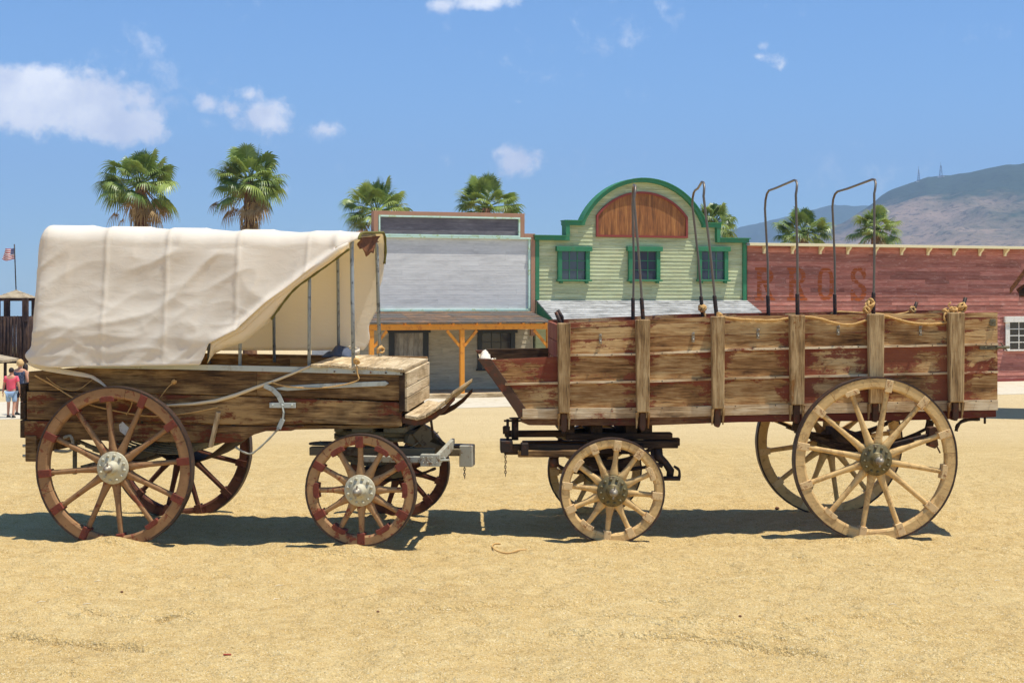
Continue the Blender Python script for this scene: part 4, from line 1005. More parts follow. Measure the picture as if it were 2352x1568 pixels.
    for y in (.28,YW-.28):
        m=MB(); leafspring(m,(-.5,y,zr+.22),(.5,y,zr+.22),.13); m.build('leaf_spring',M['olive_iron'],o)
        m=MB(); leafspring(m,(xf-.42,y,zf_+.36),(xf+.42,y,zf_+.36),.14); m.build('leaf_spring',M['olive_iron'],o)
        for x,z in ((-.5,zr+.22),(.5,zr+.22)):
            m=MB(); m.beam((x,y,z-.02),(x,y,zf-.05 if x>0 else zf-.08),.03,.05); m.build('spring_hanger',M['grey_iron'],o,bevel=.003)
    # straps and sticks stored under the bed
    m=MB()
    for k in range(9):
        z=zr+.10+.016*k; rope_tube(m,[(-.25+.04*k,.22+.03*k,z+.14),(.1,.2+.03*k,z+.03),(.5+.03*k,.22,z+.0),(.95,.24,z+.13)],.009)
    m.build('slung_straps',M['olive_iron'],o)
    m=MB(); m.grid([[Vector((x_,y_,zr+.19-.20*math.sin(math.pi*(x_-.1)/.75)*(1-.0*y_))) for x_ in np.linspace(.1,.85,14)] for y_ in (.35,.7,1.05)]); m.build('slung_sheet',M['dark_wood'],o,recalc=False,solid=.01)
    m=MB(); m.beam((-.42,.3,zr-.05),(.3,.3,zr+.14),.03,.05); m.beam((-.48,.3,zr+.2),(-.48,.3,zr-.1),.03,.03); m.beam((-.15,.5,zr+.2),(-.15,.5,zr-.05),.03,.04); m.build('brake_lever',M['olive_iron'],o,bevel=.003)
    m=MB(); rope_tube(m,[(-.52,YN,zr+.22),(-.46,YN,zr+.24),(-.44,YN,zr+.17),(-.47,YN,zr+.11),(-.60,YN,zr+.11)],.014); m.build('rear_hook',M['grey_iron'],o)
    # turntable
    zt_=LW.p(829,990,.7)[2]
    m=MB(); yc=.75
    m.lathe([(.36,zt_-.06),(.40,zt_-.06),(.40,zt_-.02),(.36,zt_-.02),(.36,zt_-.06)],(xf,yc,0),'z',40)
    m.build('turntable_ring',M['olive_iron'],o)
    m=MB(); m.lathe([(.33,zt_-.015),(.41,zt_-.015),(.41,zt_+.03),(.33,zt_+.03),(.33,zt_-.015)],(xf+.02,yc,0),'z',40); m.build('turntable_ring',M['olive_iron'],o)
    m=MB(); 
    for x in (xf-.05,xf+.22): m.box((x-.09,.25,zt_+.031),(x+.09,YF-.1,zf+.02))
    m.box((xf-.30,.3,zt_+.03),(xf-.22,1.1,zf+.02)); m.build('body_bolster',M['olive_iron'],o,bevel=.006)
    # forecarriage frame reaching forward
    A=LW.p(700,1018,.3); B=LW.p(770,1014,.3)
    m=MB(); m.box((LW.p(716,1030,.3)[0],.22,LW.p(716,1043,.3)[2]),(LW.p(1000,1030,.3)[0],.30,LW.p(716,1024,.3)[2])); m.lathe([(.001,0),(.14,.0),(.14,.014),(.001,.014)],(LW.p(745,1018,.3)[0],.34,LW.p(745,1021,.3)[2]),'z',24); m.build('futchell',M['gear'],o,bevel=.004)
    m=MB()
    z1=LW.p(960,1062,.12)[2]; z2=LW.p(960,1048,.12)[2]
    m.box((LW.p(830,1060,.12)[0],.10,z1),(LW.p(1000,1060,.12)[0],.16,z2)); m.build('splinter_bar',M['grey_iron'],o,bevel=.004)
    m=MB(); m.box((LW.p(966,1065,.1)[0],.085,LW.p(966,1070,.1)[2]),(LW.p(1010,1060,.1)[0],.17,LW.p(966,1043,.1)[2]))
    for x in (972,982,992,1003):
        for y in (1050,1062): c=LW.p(x,y,.08); m.lathe([(.006,.085),(.006,.076),(.002,.073)],(c[0],0,c[2]),n=8)
    m.build('joint_plate',M['grey_iron'],o,bevel=.004)
    m=MB(); m.beam(LW.p(1004,1056,.12),LW.p(1040,1018,.75),.035,.09); m.beam(LW.p(1010,1052,.2),LW.p(1022,1052,.12),.02,.02); m.tube([LW.p(1006,1057,.1),LW.p(1032,1056,.1)],.010,8); m.build('draught_iron',M['grey_iron'],o,bevel=.004)
    z0=LW.p(1060,1048,.75)[2]; z1=LW.p(1060,1028,.75)[2]
    m=MB(); m.box((xf,.64,z0+.015),(LW.p(1062,1040,.75)[0],.86,z1)); m.build('pole_socket',M['gear'],o,bevel=.006)
    m=MB(); m.box((LW.p(1056,1040,.70)[0],.67,LW.p(1060,1071,.70)[2]),(LW.p(1086,1040,.70)[0],.83,LW.p(1060,1022,.70)[2])); m.build('pole_socket_box',M['grey_iron'],o,bevel=.006)
    m=MB(); m.lathe([(.001,0),(.10,.0),(.10,.012),(.001,.012)],(LW.p(1048,1018,.75)[0],.8,z1+.01),'z',20); m.build('pole_pin_plate',M['iron'],o)
    chain(o,LW.p(1067,1071,.70),5,M['iron'])
    m=MB(); m.beam((xf+.3,.35,zt_-.02),(xf+.56,.68,z1-.03),.05,.08); m.beam((xf+.3,1.1,zt_-.02),(xf+.56,.82,z1-.03),.05,.08); m.beam(LW.p(960,985,.4),LW.p(985,1015,.45),.02,.14); m.build('hound',M['gear'],o,bevel=.005)
    m=MB(); m.tube([LW.p(990,965,.2),LW.p(995,1003,.35)],.011,8); rope_tube(m,[LW.p(1000,1075,.15),LW.p(960,1090,.2),LW.p(900,1102,.3),LW.p(850,1098,.4)],.013); m.build('step_iron',M['iron'],o)
    # wheels
    wheel(o,(0,0,zr),.672,R(5.6),M['wheel_l'],M['clamp_red'],M['hub_cream'],-1,wide=(3,10))
    wheel(o,(xf,0,zf_),.4565,R(1),M['wheel_lf'],M['clamp_red'],M['hub_cream'],-1,wide=(0,2,4,6,8,10),rim_w=.074,hub_r=.128)
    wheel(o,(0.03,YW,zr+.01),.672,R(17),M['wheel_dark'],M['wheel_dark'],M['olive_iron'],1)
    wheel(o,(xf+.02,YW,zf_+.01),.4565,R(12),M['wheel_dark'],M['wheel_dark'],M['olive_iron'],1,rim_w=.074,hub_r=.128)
    # folded tarp on the bench inside
    return o,LW
cw,LW=covered_wagon()
def folded_tarp():
    YF=1.02; m=MB(); base=LW.p(776,822,YF)
    rws=[]
    for j in range(8):
        v=j/7; rr=[]
        for i in range(14):
            u=i/13; prof=[0,.35,.5,.42,.62,.9,1,.95,.82,.86,.7,.5,.3,0][i]; ang=math.pi*v
            rr.append(Vector((base[0]-.12+.26*u,YF-.12+.16*(1-math.cos(ang)),base[2]+.012+.10*prof*math.sin(ang)*(1+.15*mnoise.noise(Vector((u*9,v*7,0)))))))
        rws.append(rr)
    m.grid(rws); o=m.build('folded_tarp',plain('slate_blue_tarp',lin(74,82,98),.8,0,.25),None,recalc=False,solid=.006)
    o.location=LW.o; o.rotation_euler=(0,0,LW.th); tag(o,'dark slate blue bundle of cloth lying behind the seat lid of the covered wagon','tarp')
folded_tarp()

# ---------------------------------------------------------------- freight wagon (right)
def freight_wagon():
    D0=12.295; RW=Frame((2009-CX)/F*D0,D0,0,R(2.3)); o=empty('freight_wagon',RW.o,RW.th)
    tag(o,'open high-sided freight wagon with flaking red boards, bare hoops and cream wheels','wagon')
    YN,YF=.17,1.36
    P=lambda x,y,l=YN: Vector(RW.p(x,y,l))
    top=[(1278,743),(1640,727),(2292,717)]; l1=[(1118,826),(1278,818),(1480,815),(1700,804),(2292,792)]; l2=[(1160,884),(1340,880),(1480,878),(1700,870),(2292,856)]; l3=[(1195,943),(1340,941),(1480,940),(1700,934),(2292,922)]
    bt=[(1205,962),(1340,961),(1480,959),(1700,953),(2292,941)]
    def side(y0,y1,far=0.0):
        m=MB()
        def row(tp,bo,xs,pro=0,jag=.3,t0=0,b0=0,sl=False):
            ir=lambda y:1110+(y-823)*.70
            for a,b in zip(xs,xs[1:]):
                n=max(1,int((b-a)/30)); A=[];B=[]
                for i in range(n+1):
                    x=a+(b-a)*i/n; xt_=xb_=x
                    if sl and a==xs[0] and i==0: xt_=ir(interp(x,tp)); xb_=ir(interp(x,bo))
                    q=RW.p(xt_,interp(xt_,tp)+t0,YN); w=RW.p(xb_,interp(xb_,bo)+b0+random.uniform(-jag,jag),YN); A.append((q[0],q[2]+far)); B.append((w[0],w[2]+far))
                m.prism(A+B[::-1],y0-pro-random.uniform(0,.004),y1,vv=[1.0]*len(A)+[0.0]*len(B))
        row(top,[(x,y+11) for x,y in top],[1280,1476,1832,2291],jag=.4)
        row([(x,y+12) for x,y in top],[(x,y*.52+ interp(x,l1)*.48) for x,y in [(1278,749),(1640,733),(2292,723)]],[1280,1650,2014,2291])
        row([(x,y*.52+ interp(x,l1)*.48+.8) for x,y in [(1278,749),(1640,733),(2292,723)]],l1,[1280,1476,2198,2291],b0=-5)
        row(l1,l2,[1122,1296,1650,2014,2291],t0=1,b0=-5,sl=True)
        row(l2,l3,[1160,1476,1832,2291],t0=1,b0=-5,sl=True)
        m.m=1
        # ledges between boards, standing proud
        for l in (l1,l2): row(l,l,[1280 if l is l1 else 1160,1476,1832,2198,2291],pro=.018,t0=-4.6,b0=.6,jag=.25)
        row(l3,bt,[1200,1476,1832,2291],pro=.012,t0=-4.5,jag=.4)
        return m
    side(YN,YN+.03).build('side_panel',[M['wagon_red'],M['ledge']],o,bevel=.003)
    side(YF-.03,YF,.012).build('side_panel',[M['wagon_red'],M['ledge']],o,bevel=.003)
    m=MB()
    for xs in ((1196,1660),(1661,2288)):
        A=[RW.xz(x,interp(x,bt)+.8,YN) for x in xs]; lowb=[(1190,966),(1215,976),(1330,977),(1480,977),(1700,969),(2030,966),(2160,963),(2290,957)]
        pts=[x for x,_ in lowb if xs[0]<x<xs[1]]; B=[RW.xz(x,interp(x,lowb),YN) for x in [xs[0]]+pts+[xs[1]]]
        m.prism(A+B[::-1],YN-.004,YN+.07)
    m.build('bottom_sill',M['sill_red'],o,bevel=.005)
    m=MB(); A=RW.xz(1200,962,YN); B=RW.xz(2288,945,YN)
    m.prism([A,B,(B[0],B[1]-.05),(A[0],A[1]-.05)],YF-.07,YF); 
    for k in range(7):
        y0=YN+.071+k*(YF-YN-.15)/7; m.hexa([(A[0],y0,A[1]-.03),(B[0],y0,B[1]-.03),(B[0],y0+.15,B[1]-.03),(A[0],y0+.15,A[1]-.03)],[(A[0],y0,A[1]-.005),(B[0],y0,B[1]-.005),(B[0],y0+.15,B[1]-.005),(A[0],y0+.15,A[1]-.005)])
    m.build('floor',M['wagon_red'],o)
    # posts
    for i,(a,b) in enumerate(((1281,1311),(1461,1494),(1635,1666),(1815,1850),(1996,2032),(2180,2217))):
        xm=(a+b)/2; t=interp(xm,top)-.5; bo=interp(xm,[(1296,949),(1480,947),(1830,930),(2198,924)])
        x0,z0=RW.xz(a,bo,YN-.08); x1,z1=RW.xz(b,t,YN-.08); m=MB()
        m.hexa([(x0+.008,YN-.08,z0),(x1-.008,YN-.08,z0),(x1-.008,YN-.019,z0),(x0+.008,YN-.019,z0)],[(x0,YN-.08,z1),(x1,YN-.08,z1),(x1,YN-.001,z1),(x0,YN-.001,z1)])
        p=m.build('side_post',M['post_wood'],o,bevel=.007)
        m=MB(); zc=z0; w=(x1-x0)
        for xx in (x0+.0,x1-.022): 
            m.add([(xx,YN-.075,zc-.001),(xx+.022,YN-.075,zc-.001),(xx+.022,YN-.02,zc-.001),(xx,YN-.02,zc-.001),(xx+.006,YN-.03,zc-.14),(xx+.016,YN-.03,zc-.14),(xx+.016,YN-.02,zc-.14),(xx+.006,YN-.02,zc-.14)],[(0,1,2,3),(7,6,5,4),(0,4,5,1),(1,5,6,2),(2,6,7,3),(3,7,4,0)])
        m.split('post_cheek',M['post_wood'],p,6)
        m=MB(); xc=(x0+x1)/2; m.prism([(xc-.026,zc-.002),(xc+.026,zc-.002),(xc+.026,zc-.13),(xc+.012,zc-.16),(xc-.012,zc-.16),(xc-.026,zc-.13)],YN-.05,YN+.06); m.box((xc-.04,YN+.0,zc-.10),(xc+.04,YN+.065,zc-.055)); m.build('post_foot',M['rust_board'],p,bevel=.005)
        # far post
        m=MB(); m.box((x0,YF+.001,z0),(x1,YF+.07,z1-.01)); m.build('side_post',M['post_wood'],o,bevel=.007)
    # sloped prow: iron-bound boards
    for yy,dz,wy in ((YN-.012,0,.05),(YF-.04,.03,.05)):
        poly=[RW.xz(*q,YN) for q in ((1096,823),(1128,824),(1222,958),(1190,958),(1185,945))]; m=MB(); m.prism([(a,b+dz) for a,b in poly],yy,yy+wy); m.build('prow_iron',M['rust_board'],o,bevel=.004)
    A=RW.xz(1104,830,YN); B=RW.xz(1190,955,YN); m=MB(); n=4
    for k in range(n):
        a=(A[0]+(B[0]-A[0])*k/n,A[1]+(B[1]-A[1])*k/n); b=(A[0]+(B[0]-A[0])*(k+1)/n,A[1]+(B[1]-A[1])*(k+1)/n-.0)
        b=(b[0]-.004,b[1]+.006)
        m.hexa([(b[0],YN+.039,b[1]),(b[0]+.03,YN+.039,b[1]),(b[0]+.03,YF-.041,b[1]+.02),(b[0],YF-.041,b[1]+.02)],[(a[0],YN+.039,a[1]),(a[0]+.03,YN+.039,a[1]),(a[0]+.03,YF-.041,a[1]+.02),(a[0],YF-.041,a[1]+.02)])
    m.build('prow_board',M['pale_wood'],o)
    # far prow side board standing higher
    m=MB(); q=[RW.xz(*p,YF-.05) for p in ((1118,801),(1280,799),(1280,830),(1138,830))]; m.prism(q,YF-.06,YF-.031); m.build('prow_side_board',M['dark_wood'],o,bevel=.003)
    m=MB(); a=P(1279,744); b=P(1279,943); 
    for k in range(5):
        z0=b.z+(a.z-b.z)*k/5; m.hexa([(a.x+.0,YN+.031,z0),(a.x+.03,YN+.031,z0),(a.x+.03,YF-.031,z0+.012),(a.x,YF-.031,z0+.012)],[(a.x,YN+.031,z0+(a.z-b.z)/5-.006),(a.x+.03,YN+.031,z0+(a.z-b.z)/5-.006),(a.x+.03,YF-.031,z0+(a.z-b.z)/5+.006),(a.x,YF-.031,z0+(a.z-b.z)/5+.006)])
    m.build('head_board',M['wagon_red'],o)
    m=MB(); a=P(2285,719); b=P(2285,940)
    for k in range(4):
        z0=b.z+(a.z-b.z)*k/4; m.box((a.x,YN+.031,z0),(a.x+.028,YF-.031,z0+(a.z-b.z)/4-.005))
    m.build('tailgate',M['wagon_red'],o,bevel=.003)
    # hoops
    hp=[((1454,728),(1453,470),(1454,428),(1456,424),(1477,732)),((1614,724),(1590,470),(1597,440),(1612,417),(1646,726)),((1765,722),(1757,480),(1763,440),(1824,413),(1832,722)),((1918,719),(1912,475),(1920,443),(2004,411),(2006,719))]
    for (fb,fs,fc,nt,nb) in hp:
        yf,yn=YF-.05,YN+.055
        F0=P(*fb,yf);F1=P(*fs,yf);N1=P(nt[0],nt[1]+6,yn+.02);N0=P(*nb,yn)
        Fc=P(*fc,yf); F1.y=yf
        zf=Fc.z; 
        k1=P(nt[0]+4 if nt[0]>1500 else nt[0],nt[1]+34,yn)
        pts=[F0-Vector((0,0,.25)),F0,F0.lerp(F1,.5)+Vector((.01,0,0)),F1]
        # far shoulder
        Fs=Vector((Fc.x,yf-.05,Fc.z)); Nt=P(nt[0],nt[1]+1.0,yn+.13)
        for t in (.25,.5,.75): 
            q=(1-t)**2*F1+2*(1-t)*t*Vector((F1.x+.005,yf,Fc.z+.03))+t*t*(Fs+(Nt-Fs)*.12); pts.append(q)
        pts+=[Fs+(Nt-Fs)*.3,Fs+(Nt-Fs)*.6,Fs+(Nt-Fs)*.85]
        for t in (.0,.3,.6,.85): q=(1-t)**2*Nt+2*(1-t)*t*Vector((Nt.x+.01,yn,Nt.z+.005))+t*t*k1; pts.append(q)
        pts+=[k1,k1.lerp(N0,.5)+Vector((.006,0,0)),N0,N0-Vector((0,0,.25))]
        m=MB(); m.tube(pts,.0108,8); h=m.build('hoop',M['bow_dark'],o)
        for q,d in ((F0,F1),(N0,k1)):
            m=MB(); u=(d-q).normalized(); m.tube([q-Vector((0,0,.2)),q,q+u*.17,q+u*.18],[.018,.018,.018,.014],8)
            m.build('hoop_socket',M['iron'],h)
    # short stubs of missing hoops
    for (a,b,y) in (((1281,712),(1291,728),YF-.05),((1277,716),(1287,742),YN+.05),((2106,694),(2099,712),YF-.05),((2218,683),(2208,715),YN+.05)):
        m=MB(); m.tube([P(*a,y),P(*b,y),P(*b,y)-Vector((0,0,.1))],.017,8); m.build('hoop_stub',M['iron'],o)
    # rope along the top
    m=MB(); rope_tube(m,[P(x,y,YN-.015 if x<2200 else YN+.03) for x,y in ((1655,727),(1700,733),(1780,735),(1835,727),(1880,731),(1920,742),(1958,745),(2000,732),(2030,725),(2060,733),(2100,742),(2146,744),(2180,738),(2198,722),(2212,716))],.011)
    m2=MB(); rope_tube(m2,[P(x,y,YF-.04) for x,y in ((1908,722),(1925,716),(1990,719),(2060,722),(2099,712))],.010)
    for (x,y,yy,r_,n_) in ((1998,700,YN+.05,.035,5),(1992,712,YN+.04,.03,4),(2002,692,YN+.05,.022,3),(2208,706,YN+.04,.036,5),(2190,712,YN+.02,.026,4),(2172,716,YN+.01,.022,3),(1652,724,YN+.02,.022,3)): knot(m,P(x,y,yy),r_,n_,.010)
    knot(m2,P(2098,711,YF-.05),.026,4,.010); m2.build('rope',M['rope'],o); m2=MB(); knot(m2,P(1612,708,YF-.05),.03,5,.010); rope_tube(m2,[P(x,y,YF-.07) for x,y in ((1614,708),(1618,718),(1620,730))],.010); m2.build('rope',M['rope'],o); rope_tube(m,[P(2172,718,YN-.01),P(2168,728,YN-.02),P(2172,738,YN-.02)],.009); rope_tube(m,[P(2190,708,YN),P(2178,702,YN),P(2184,694,YN)],.006)
    m.build('rope',M['rope'],o)
    # hooks and plates
    for x,y in ((1379,776),(1592,772),(1741,764),(1925,756),(2114,757)):
        m=MB(); c=P(x,y,YN-.008); m.box((c.x-.012,YN-.012,c.z-.05),(c.x+.012,YN-.004,c.z+.03)); m.tube([(c.x,YN-.012,c.z+.01),(c.x,YN-.04,c.z+.012),(c.x,YN-.045,c.z+.035)],.006,6); m.lathe([(.010,YN-.012),(.010,YN-.02),(.004,YN-.026)],(c.x,0,c.z-.03),n=8); m.build('rope_hook',M['steel'],o)
    m=MB(); A=RW.xz(2249,792,YN); B=RW.xz(2318,800,YN); m.box((A[0],YN-.018,A[1]-.042),(B[0]-.10,YN-.004,A[1])); m.tube([(B[0]-.12,YN-.03,A[1]-.02),(B[0]-.01,YN-.03,A[1]-.018)],.013,8); m.tube([(B[0]-.09,YN-.035,A[1]+.02),(B[0]-.03,YN-.035,A[1]-.05)],.006,6)
    for dx in (.05,.16): m.lathe([(.008,YN-.018),(.008,YN-.026),(.003,YN-.029)],(A[0]+dx,0,A[1]-.02),n=8)
    m.build('hinge_strap',M['olive_iron'],o,bevel=.002)
    m=MB(); c=RW.xz(2278,741,YN); m.box((c[0]-.02,YN-.016,c[1]-.03),(c[0]+.03,YN-.004,c[1]+.03)); m.tube([(c[0],YN-.015,c[1]),(c[0],YN-.04,c[1]),(c[0]+.01,YN-.045,c[1]+.02)],.006,6); m.build('catch_plate',M['olive_iron'],o,bevel=.002)
    m=MB()
    for px in (1325,1405,1450,1520,1600,1688,1780,1880,1970,2060,2140,2240,2275):
        for l in (l1,l2,l3): c=RW.xz(px,interp(px,l)-2,YN); m.lathe([(.005,YN-.016),(.005,YN-.023),(.002,YN-.025)],(c[0],0,c[1]),n=6)
    m.split('nail_head',M['iron'],o,14)
    # running gear
    zr=RW.p(2009,1054,0)[2]; c2=RW.p(1405.5,1126,0); xf=c2[0]; zf=c2[2]; YW=1.5
    for x,z,nm in ((0,zr,'rear_axle'),(xf,zf,'front_axle')):
        m=MB(); m.tube([(x,-.02,z),(x,YW+.02,z)],.033,10); m.build(nm,M['iron'],o)
    m=MB(); m.box((-.06,.1,zr+.035),(.06,YW-.1,zr+.16)); m.build('rear_bolster',M['dark_wood_y'],o,bevel=.006)
    zb=RW.p(1400,977,YN)[2]
    m=MB(); m.box((xf-.07,.1,zf+.03),(xf+.07,YW-.1,zf+.15)); m.build('front_bolster',M['dark_wood_y'],o,bevel=.006)
    for y in (.27,YW-.27):
        za=P(1740,968,y).z if y<.5 else P(1740,975,y).z
        m=MB(); leafspring(m,(-.62,y,zr+.26),(.55,y,zr+.24),.16,8,.07,.012); m.build('leaf_spring',M['dark_wood'],o)
        m=MB()
        for x in (-.62,.55): m.beam((x,y,zr+.22),(x+.02,y,zb+.03),.05,.07)
        m.build('spring_hanger',M['dark_wood'],o,bevel=.004)
        m=MB(); leafspring(m,(xf-.42,y,zf+.36),(xf+.42,y,zf+.36),.14,7,.07,.012); m.build('leaf_spring',M['dark_wood'],o)
    m=MB(); m.beam(P(2030,1025,.12),P(2140,997,.12),.04,.03); m.beam(P(2045,1030,.12),P(2100,1015,.12),.04,.06); m.build('brake_bar',M['iron'],o,bevel=.003)
    m=MB(); a=P(2143,1006,.08); pts=[(-.03,.09),(.02,.1),(.045,.07),(.04,-.0),(.05,-.06),(.02,-.09),(-.03,-.07),(-.035,.0)]; m.prism([(a.x+u,a.z+v) for u,v in pts],.08,.18); m.tube([(a.x+.04,.1,a.z-.07),(a.x+.07,.1,a.z-.13)],.008,6); m.build('brake_shoe',M['rust_board'],o,bevel=.006)
    m=MB(); a=P(2222,964,YN); b=P(2185,985,YN); rope_tube(m,[P(2250,962,.3),P(2215,965,.3),P(2200,976,.3),P(2196,990,.3)],.016); m.build('mudguard_stay',M['iron'],o)
    m=MB()
    for px in (2130,2165,2262): c=P(px,962,YN+.03); m.tube([(c.x,YN+.03,c.z+.02),(c.x,YN+.03,c.z-.04)],.011,6)
    m.split('bolt',M['iron'],o,8)
    # forecarriage
    def bx(name,x0,y0,x1,y1,l0,l1,mat,bev=.006,rel=None):
        A=RW.p(x0,y1,l0); B=RW.p(x1,y0,l0); m=MB(); m.box((A[0],l0,A[2]),(B[0],l1,B[2])); return m.build(name,mat,o,bevel=bev)
    bx('futchell',1158,1020,1480,1044,.20,.30,M['dark_wood']); bx('futchell',1200,1012,1520,1030,1.15,1.25,M['dark_wood'])
    bx('sway_bar',1190,1034,1365,1050,.12,.19,M['wagon_brown'])
    bx('platform_beam',1300,994,1545,1010,.26,.38,M['dark_wood']); bx('platform_beam',1160,990,1300,1004,.5,.62,M['dark_wood']); bx('platform_beam',1350,1012,1558,1030,.24,.36,M['dark_wood'])
    bx('platform_beam',1480,1006,1562,1024,.42,.5,M['dark_wood'])
    zt_=RW.p(1400,985,.7)[2]
    m=MB(); m.lathe([(.36,zt_-.07),(.41,zt_-.07),(.41,zt_-.03),(.36,zt_-.03),(.36,zt_-.07)],(xf,.75,0),'z',40); m.build('turntable_ring',M['olive_iron'],o)
    m=MB(); 
    for x in (-.34,-.1,.2,.33): m.box((xf+x-.05,.28,zt_-.025),(xf+x+.05,1.25,zb+.03))
    m.build('body_bolster',M['dark_wood_y'],o,bevel=.005)
    # front end pins and blocks
    m=MB(); c=P(1163,1010,.2)
    m.tube([P(1166,962,.25),P(1166,1020,.25)],.012,8); m.tube([P(1183,962,.3),P(1183,1010,.3)],.03,10); m.lathe([(.05,0),(.05,.012),(.001,.012)],(P(1183,962,.3).x,.3,P(1183,962,.3).z),'z',16)
    m.tube([P(1158,966,.25),P(1200,966,.3)],.010,6); m.lathe([(.03,-.03),(.032,.03),(.02,.04)],tuple(P(1163,988,.25)),'z',12); m.build('pole_pin',M['iron'],o)
    bx('pole_jaw',1150,1012,1178,1040,.18,.42,M['iron']); bx('pole_jaw',1197,1018,1214,1046,.10,.22,M['iron'],.004)
    chain(o,tuple(P(1161,1042,.2)),9,M['iron'])
    # drop irons at the back of the forecarriage
    m=MB(); m.tube([P(1510,1022,.3),P(1512,1050,.3),P(1528,1062,.3),P(1540,1080,.3),P(1538,1098,.3)],[.04,.045,.03,.035,.03],10); m.tube([P(1498,1030,.28),P(1500,1062,.28),P(1522,1070,.28)],.018,8)
    m.tube([P(1524,1098,.25),P(1562,1098,.25)],.02,8); rope_tube(m,[P(1560,1098,.25),P(1560,1080,.25),P(1548,1070,.25)],.012); m.build('drop_iron',M['iron'],o)
    m=MB(); rope_tube(m,[P(1270,1048,.2),P(1290,1074,.2),P(1350,1085,.25),P(1405,1082,.3),P(1500,1070,.25)],.016); m.build('stay_rod',M['iron'],o)
    m=MB(); m.tube([P(1272,1050,.2),P(1274,1072,.2)],.04,10); m.build('pivot_block',M['rust_board'],o)
    wheel(o,(0,0,zr),.700,R(-10.3),M['wheel_r'],M['clamp_cream'],M['hub_green'],-1,wide=(1,4,8,11) if False else (4,0,8),hub_r=.135)
    wheel(o,(xf,0,zf),.4445,R(-6.6),M['wheel_r'],M['clamp_cream'],M['hub_green'],-1,rim_w=.07,hub_r=.13,wide=(1,5,8))
    wheel(o,(0.0,YW,zr+.0),.700,R(8),M['wheel_r'],M['clamp_cream'],M['olive_iron'],1)
    wheel(o,(xf,YW,zf),.4445,R(3),M['wheel_r'],M['clamp_cream'],M['olive_iron'],1,rim_w=.07,hub_r=.13)
    return o,RW
fw,RW=freight_wagon()
def prow_cloth():
    m=MB(); rws=[]
    for j in range(9):
        v=j/8; rr=[]
        for i in range(12):
            u=i/11; px=1104+34*u; py=825-(24*math.sin(math.pi*min(1,u*1.5+.05))**.6)*(1-abs(2*v-1)**2.2)*(1-.5*u)
            q=Vector(RW.p(px,py,.30+.5*v)); q+=Vector((.02,.02,.018))*mnoise.noise(Vector((u*6,v*6,1))); rr.append(q)
        rws.append(rr)
    m.grid(rws); o=m.build('crumpled_sack',M['canvas'],None,recalc=False,solid=.005); o.location=RW.o; o.rotation_euler=(0,0,RW.th)
    tag(o,'crumpled cream sacking draped over the sloped front end of the open freight wagon','sack')
prow_cloth()

# ---------------------------------------------------------------- fan palms
def leafmat(name,c0,c1,rough=.42):
    t=NT(name); n=t.noise((1,1,1),3,4,.6); f=t.math('ADD',t.math('MULTIPLY',t.var,.7),t.math('MULTIPLY',n,.3)); col=t.mix(f,c0,c1); t.fin(col,rough,0,.5)
    tr=t.N.new('ShaderNodeBsdfTranslucent'); t.L.new(col,tr.inputs['Color']); mx=t.N.new('ShaderNodeMixShader'); mx.inputs[0].default_value=.25
    t.L.new(t.bs.outputs[0],mx.inputs[1]); t.L.new(tr.outputs[0],mx.inputs[2]); t.L.new(mx.outputs[0],t.out.inputs['Surface']); return t.m
M['frond']=leafmat('fan_palm_green',lin(54,88,28),lin(178,192,96))
M['dead']=leafmat('dry_palm_straw',lin(120,92,56),lin(196,166,116),.8)
M['trunk']=wood('palm_trunk_bark',[lin(70,46,32),lin(116,80,56),lin(150,112,80)],'z',None)
def frond(m, base, az, el, L, fr, rng, droop=1.0, nb=28, mat_dead=False):
    d=Vector((math.cos(az)*math.cos(el),math.sin(az)*math.cos(el),math.sin(el))); side=d.cross(Vector((0,0,1)))
    if side.length<.1: side=Vector((1,0,0))
    side.normalize(); up=side.cross(d).normalized()
    p=[base+d*L*t+Vector((0,0,-.10*L*t*t*droop)) for t in (0,.33,.66,1)]
    m.tube(p,[.035,.025,.02,.014],4,.35)
    h=p[-1]; d2=(p[-1]-p[-2]).normalized(); tw=rng.uniform(-.5,.5); s2=(side*math.cos(tw)+up*math.sin(tw)).normalized(); u2=s2.cross(d2).normalized()
    vv=rng.uniform(0,1)*.8
    for k in range(nb):
        a=(k/(nb-1)-.5)*R(250); rl=fr*(1-.25*abs(a)/R(125))*rng.uniform(.86,1.08)
        bd=(d2*math.cos(a)+s2*math.sin(a)+u2*(.10+.12*math.cos(a*2))).normalized()
        wn=bd.cross(u2).normalized(); w0=.017*fr/.9
        prev=None; pts=[]
        for t in (0.04,.35,.62,.82,1.0):
            dr=(max(0,t-.35)**1.7)*1.15*droop*rl; pts.append(h+bd*rl*t+Vector((0,0,-dr*.75))-bd*dr*.22)
        ws=[w0*.5,w0*2.3,w0*2.0,w0*1.0,w0*.15]; vs=[]
        for q,w in zip(pts,ws): vs+=[q-wn*w,q+wn*w+u2*w*.5]
        m.add(vs,[(2*i,2*i+1,2*i+3,2*i+2) for i in range(4)],min(1,max(0,vv+rng.uniform(-.15,.2))),False)
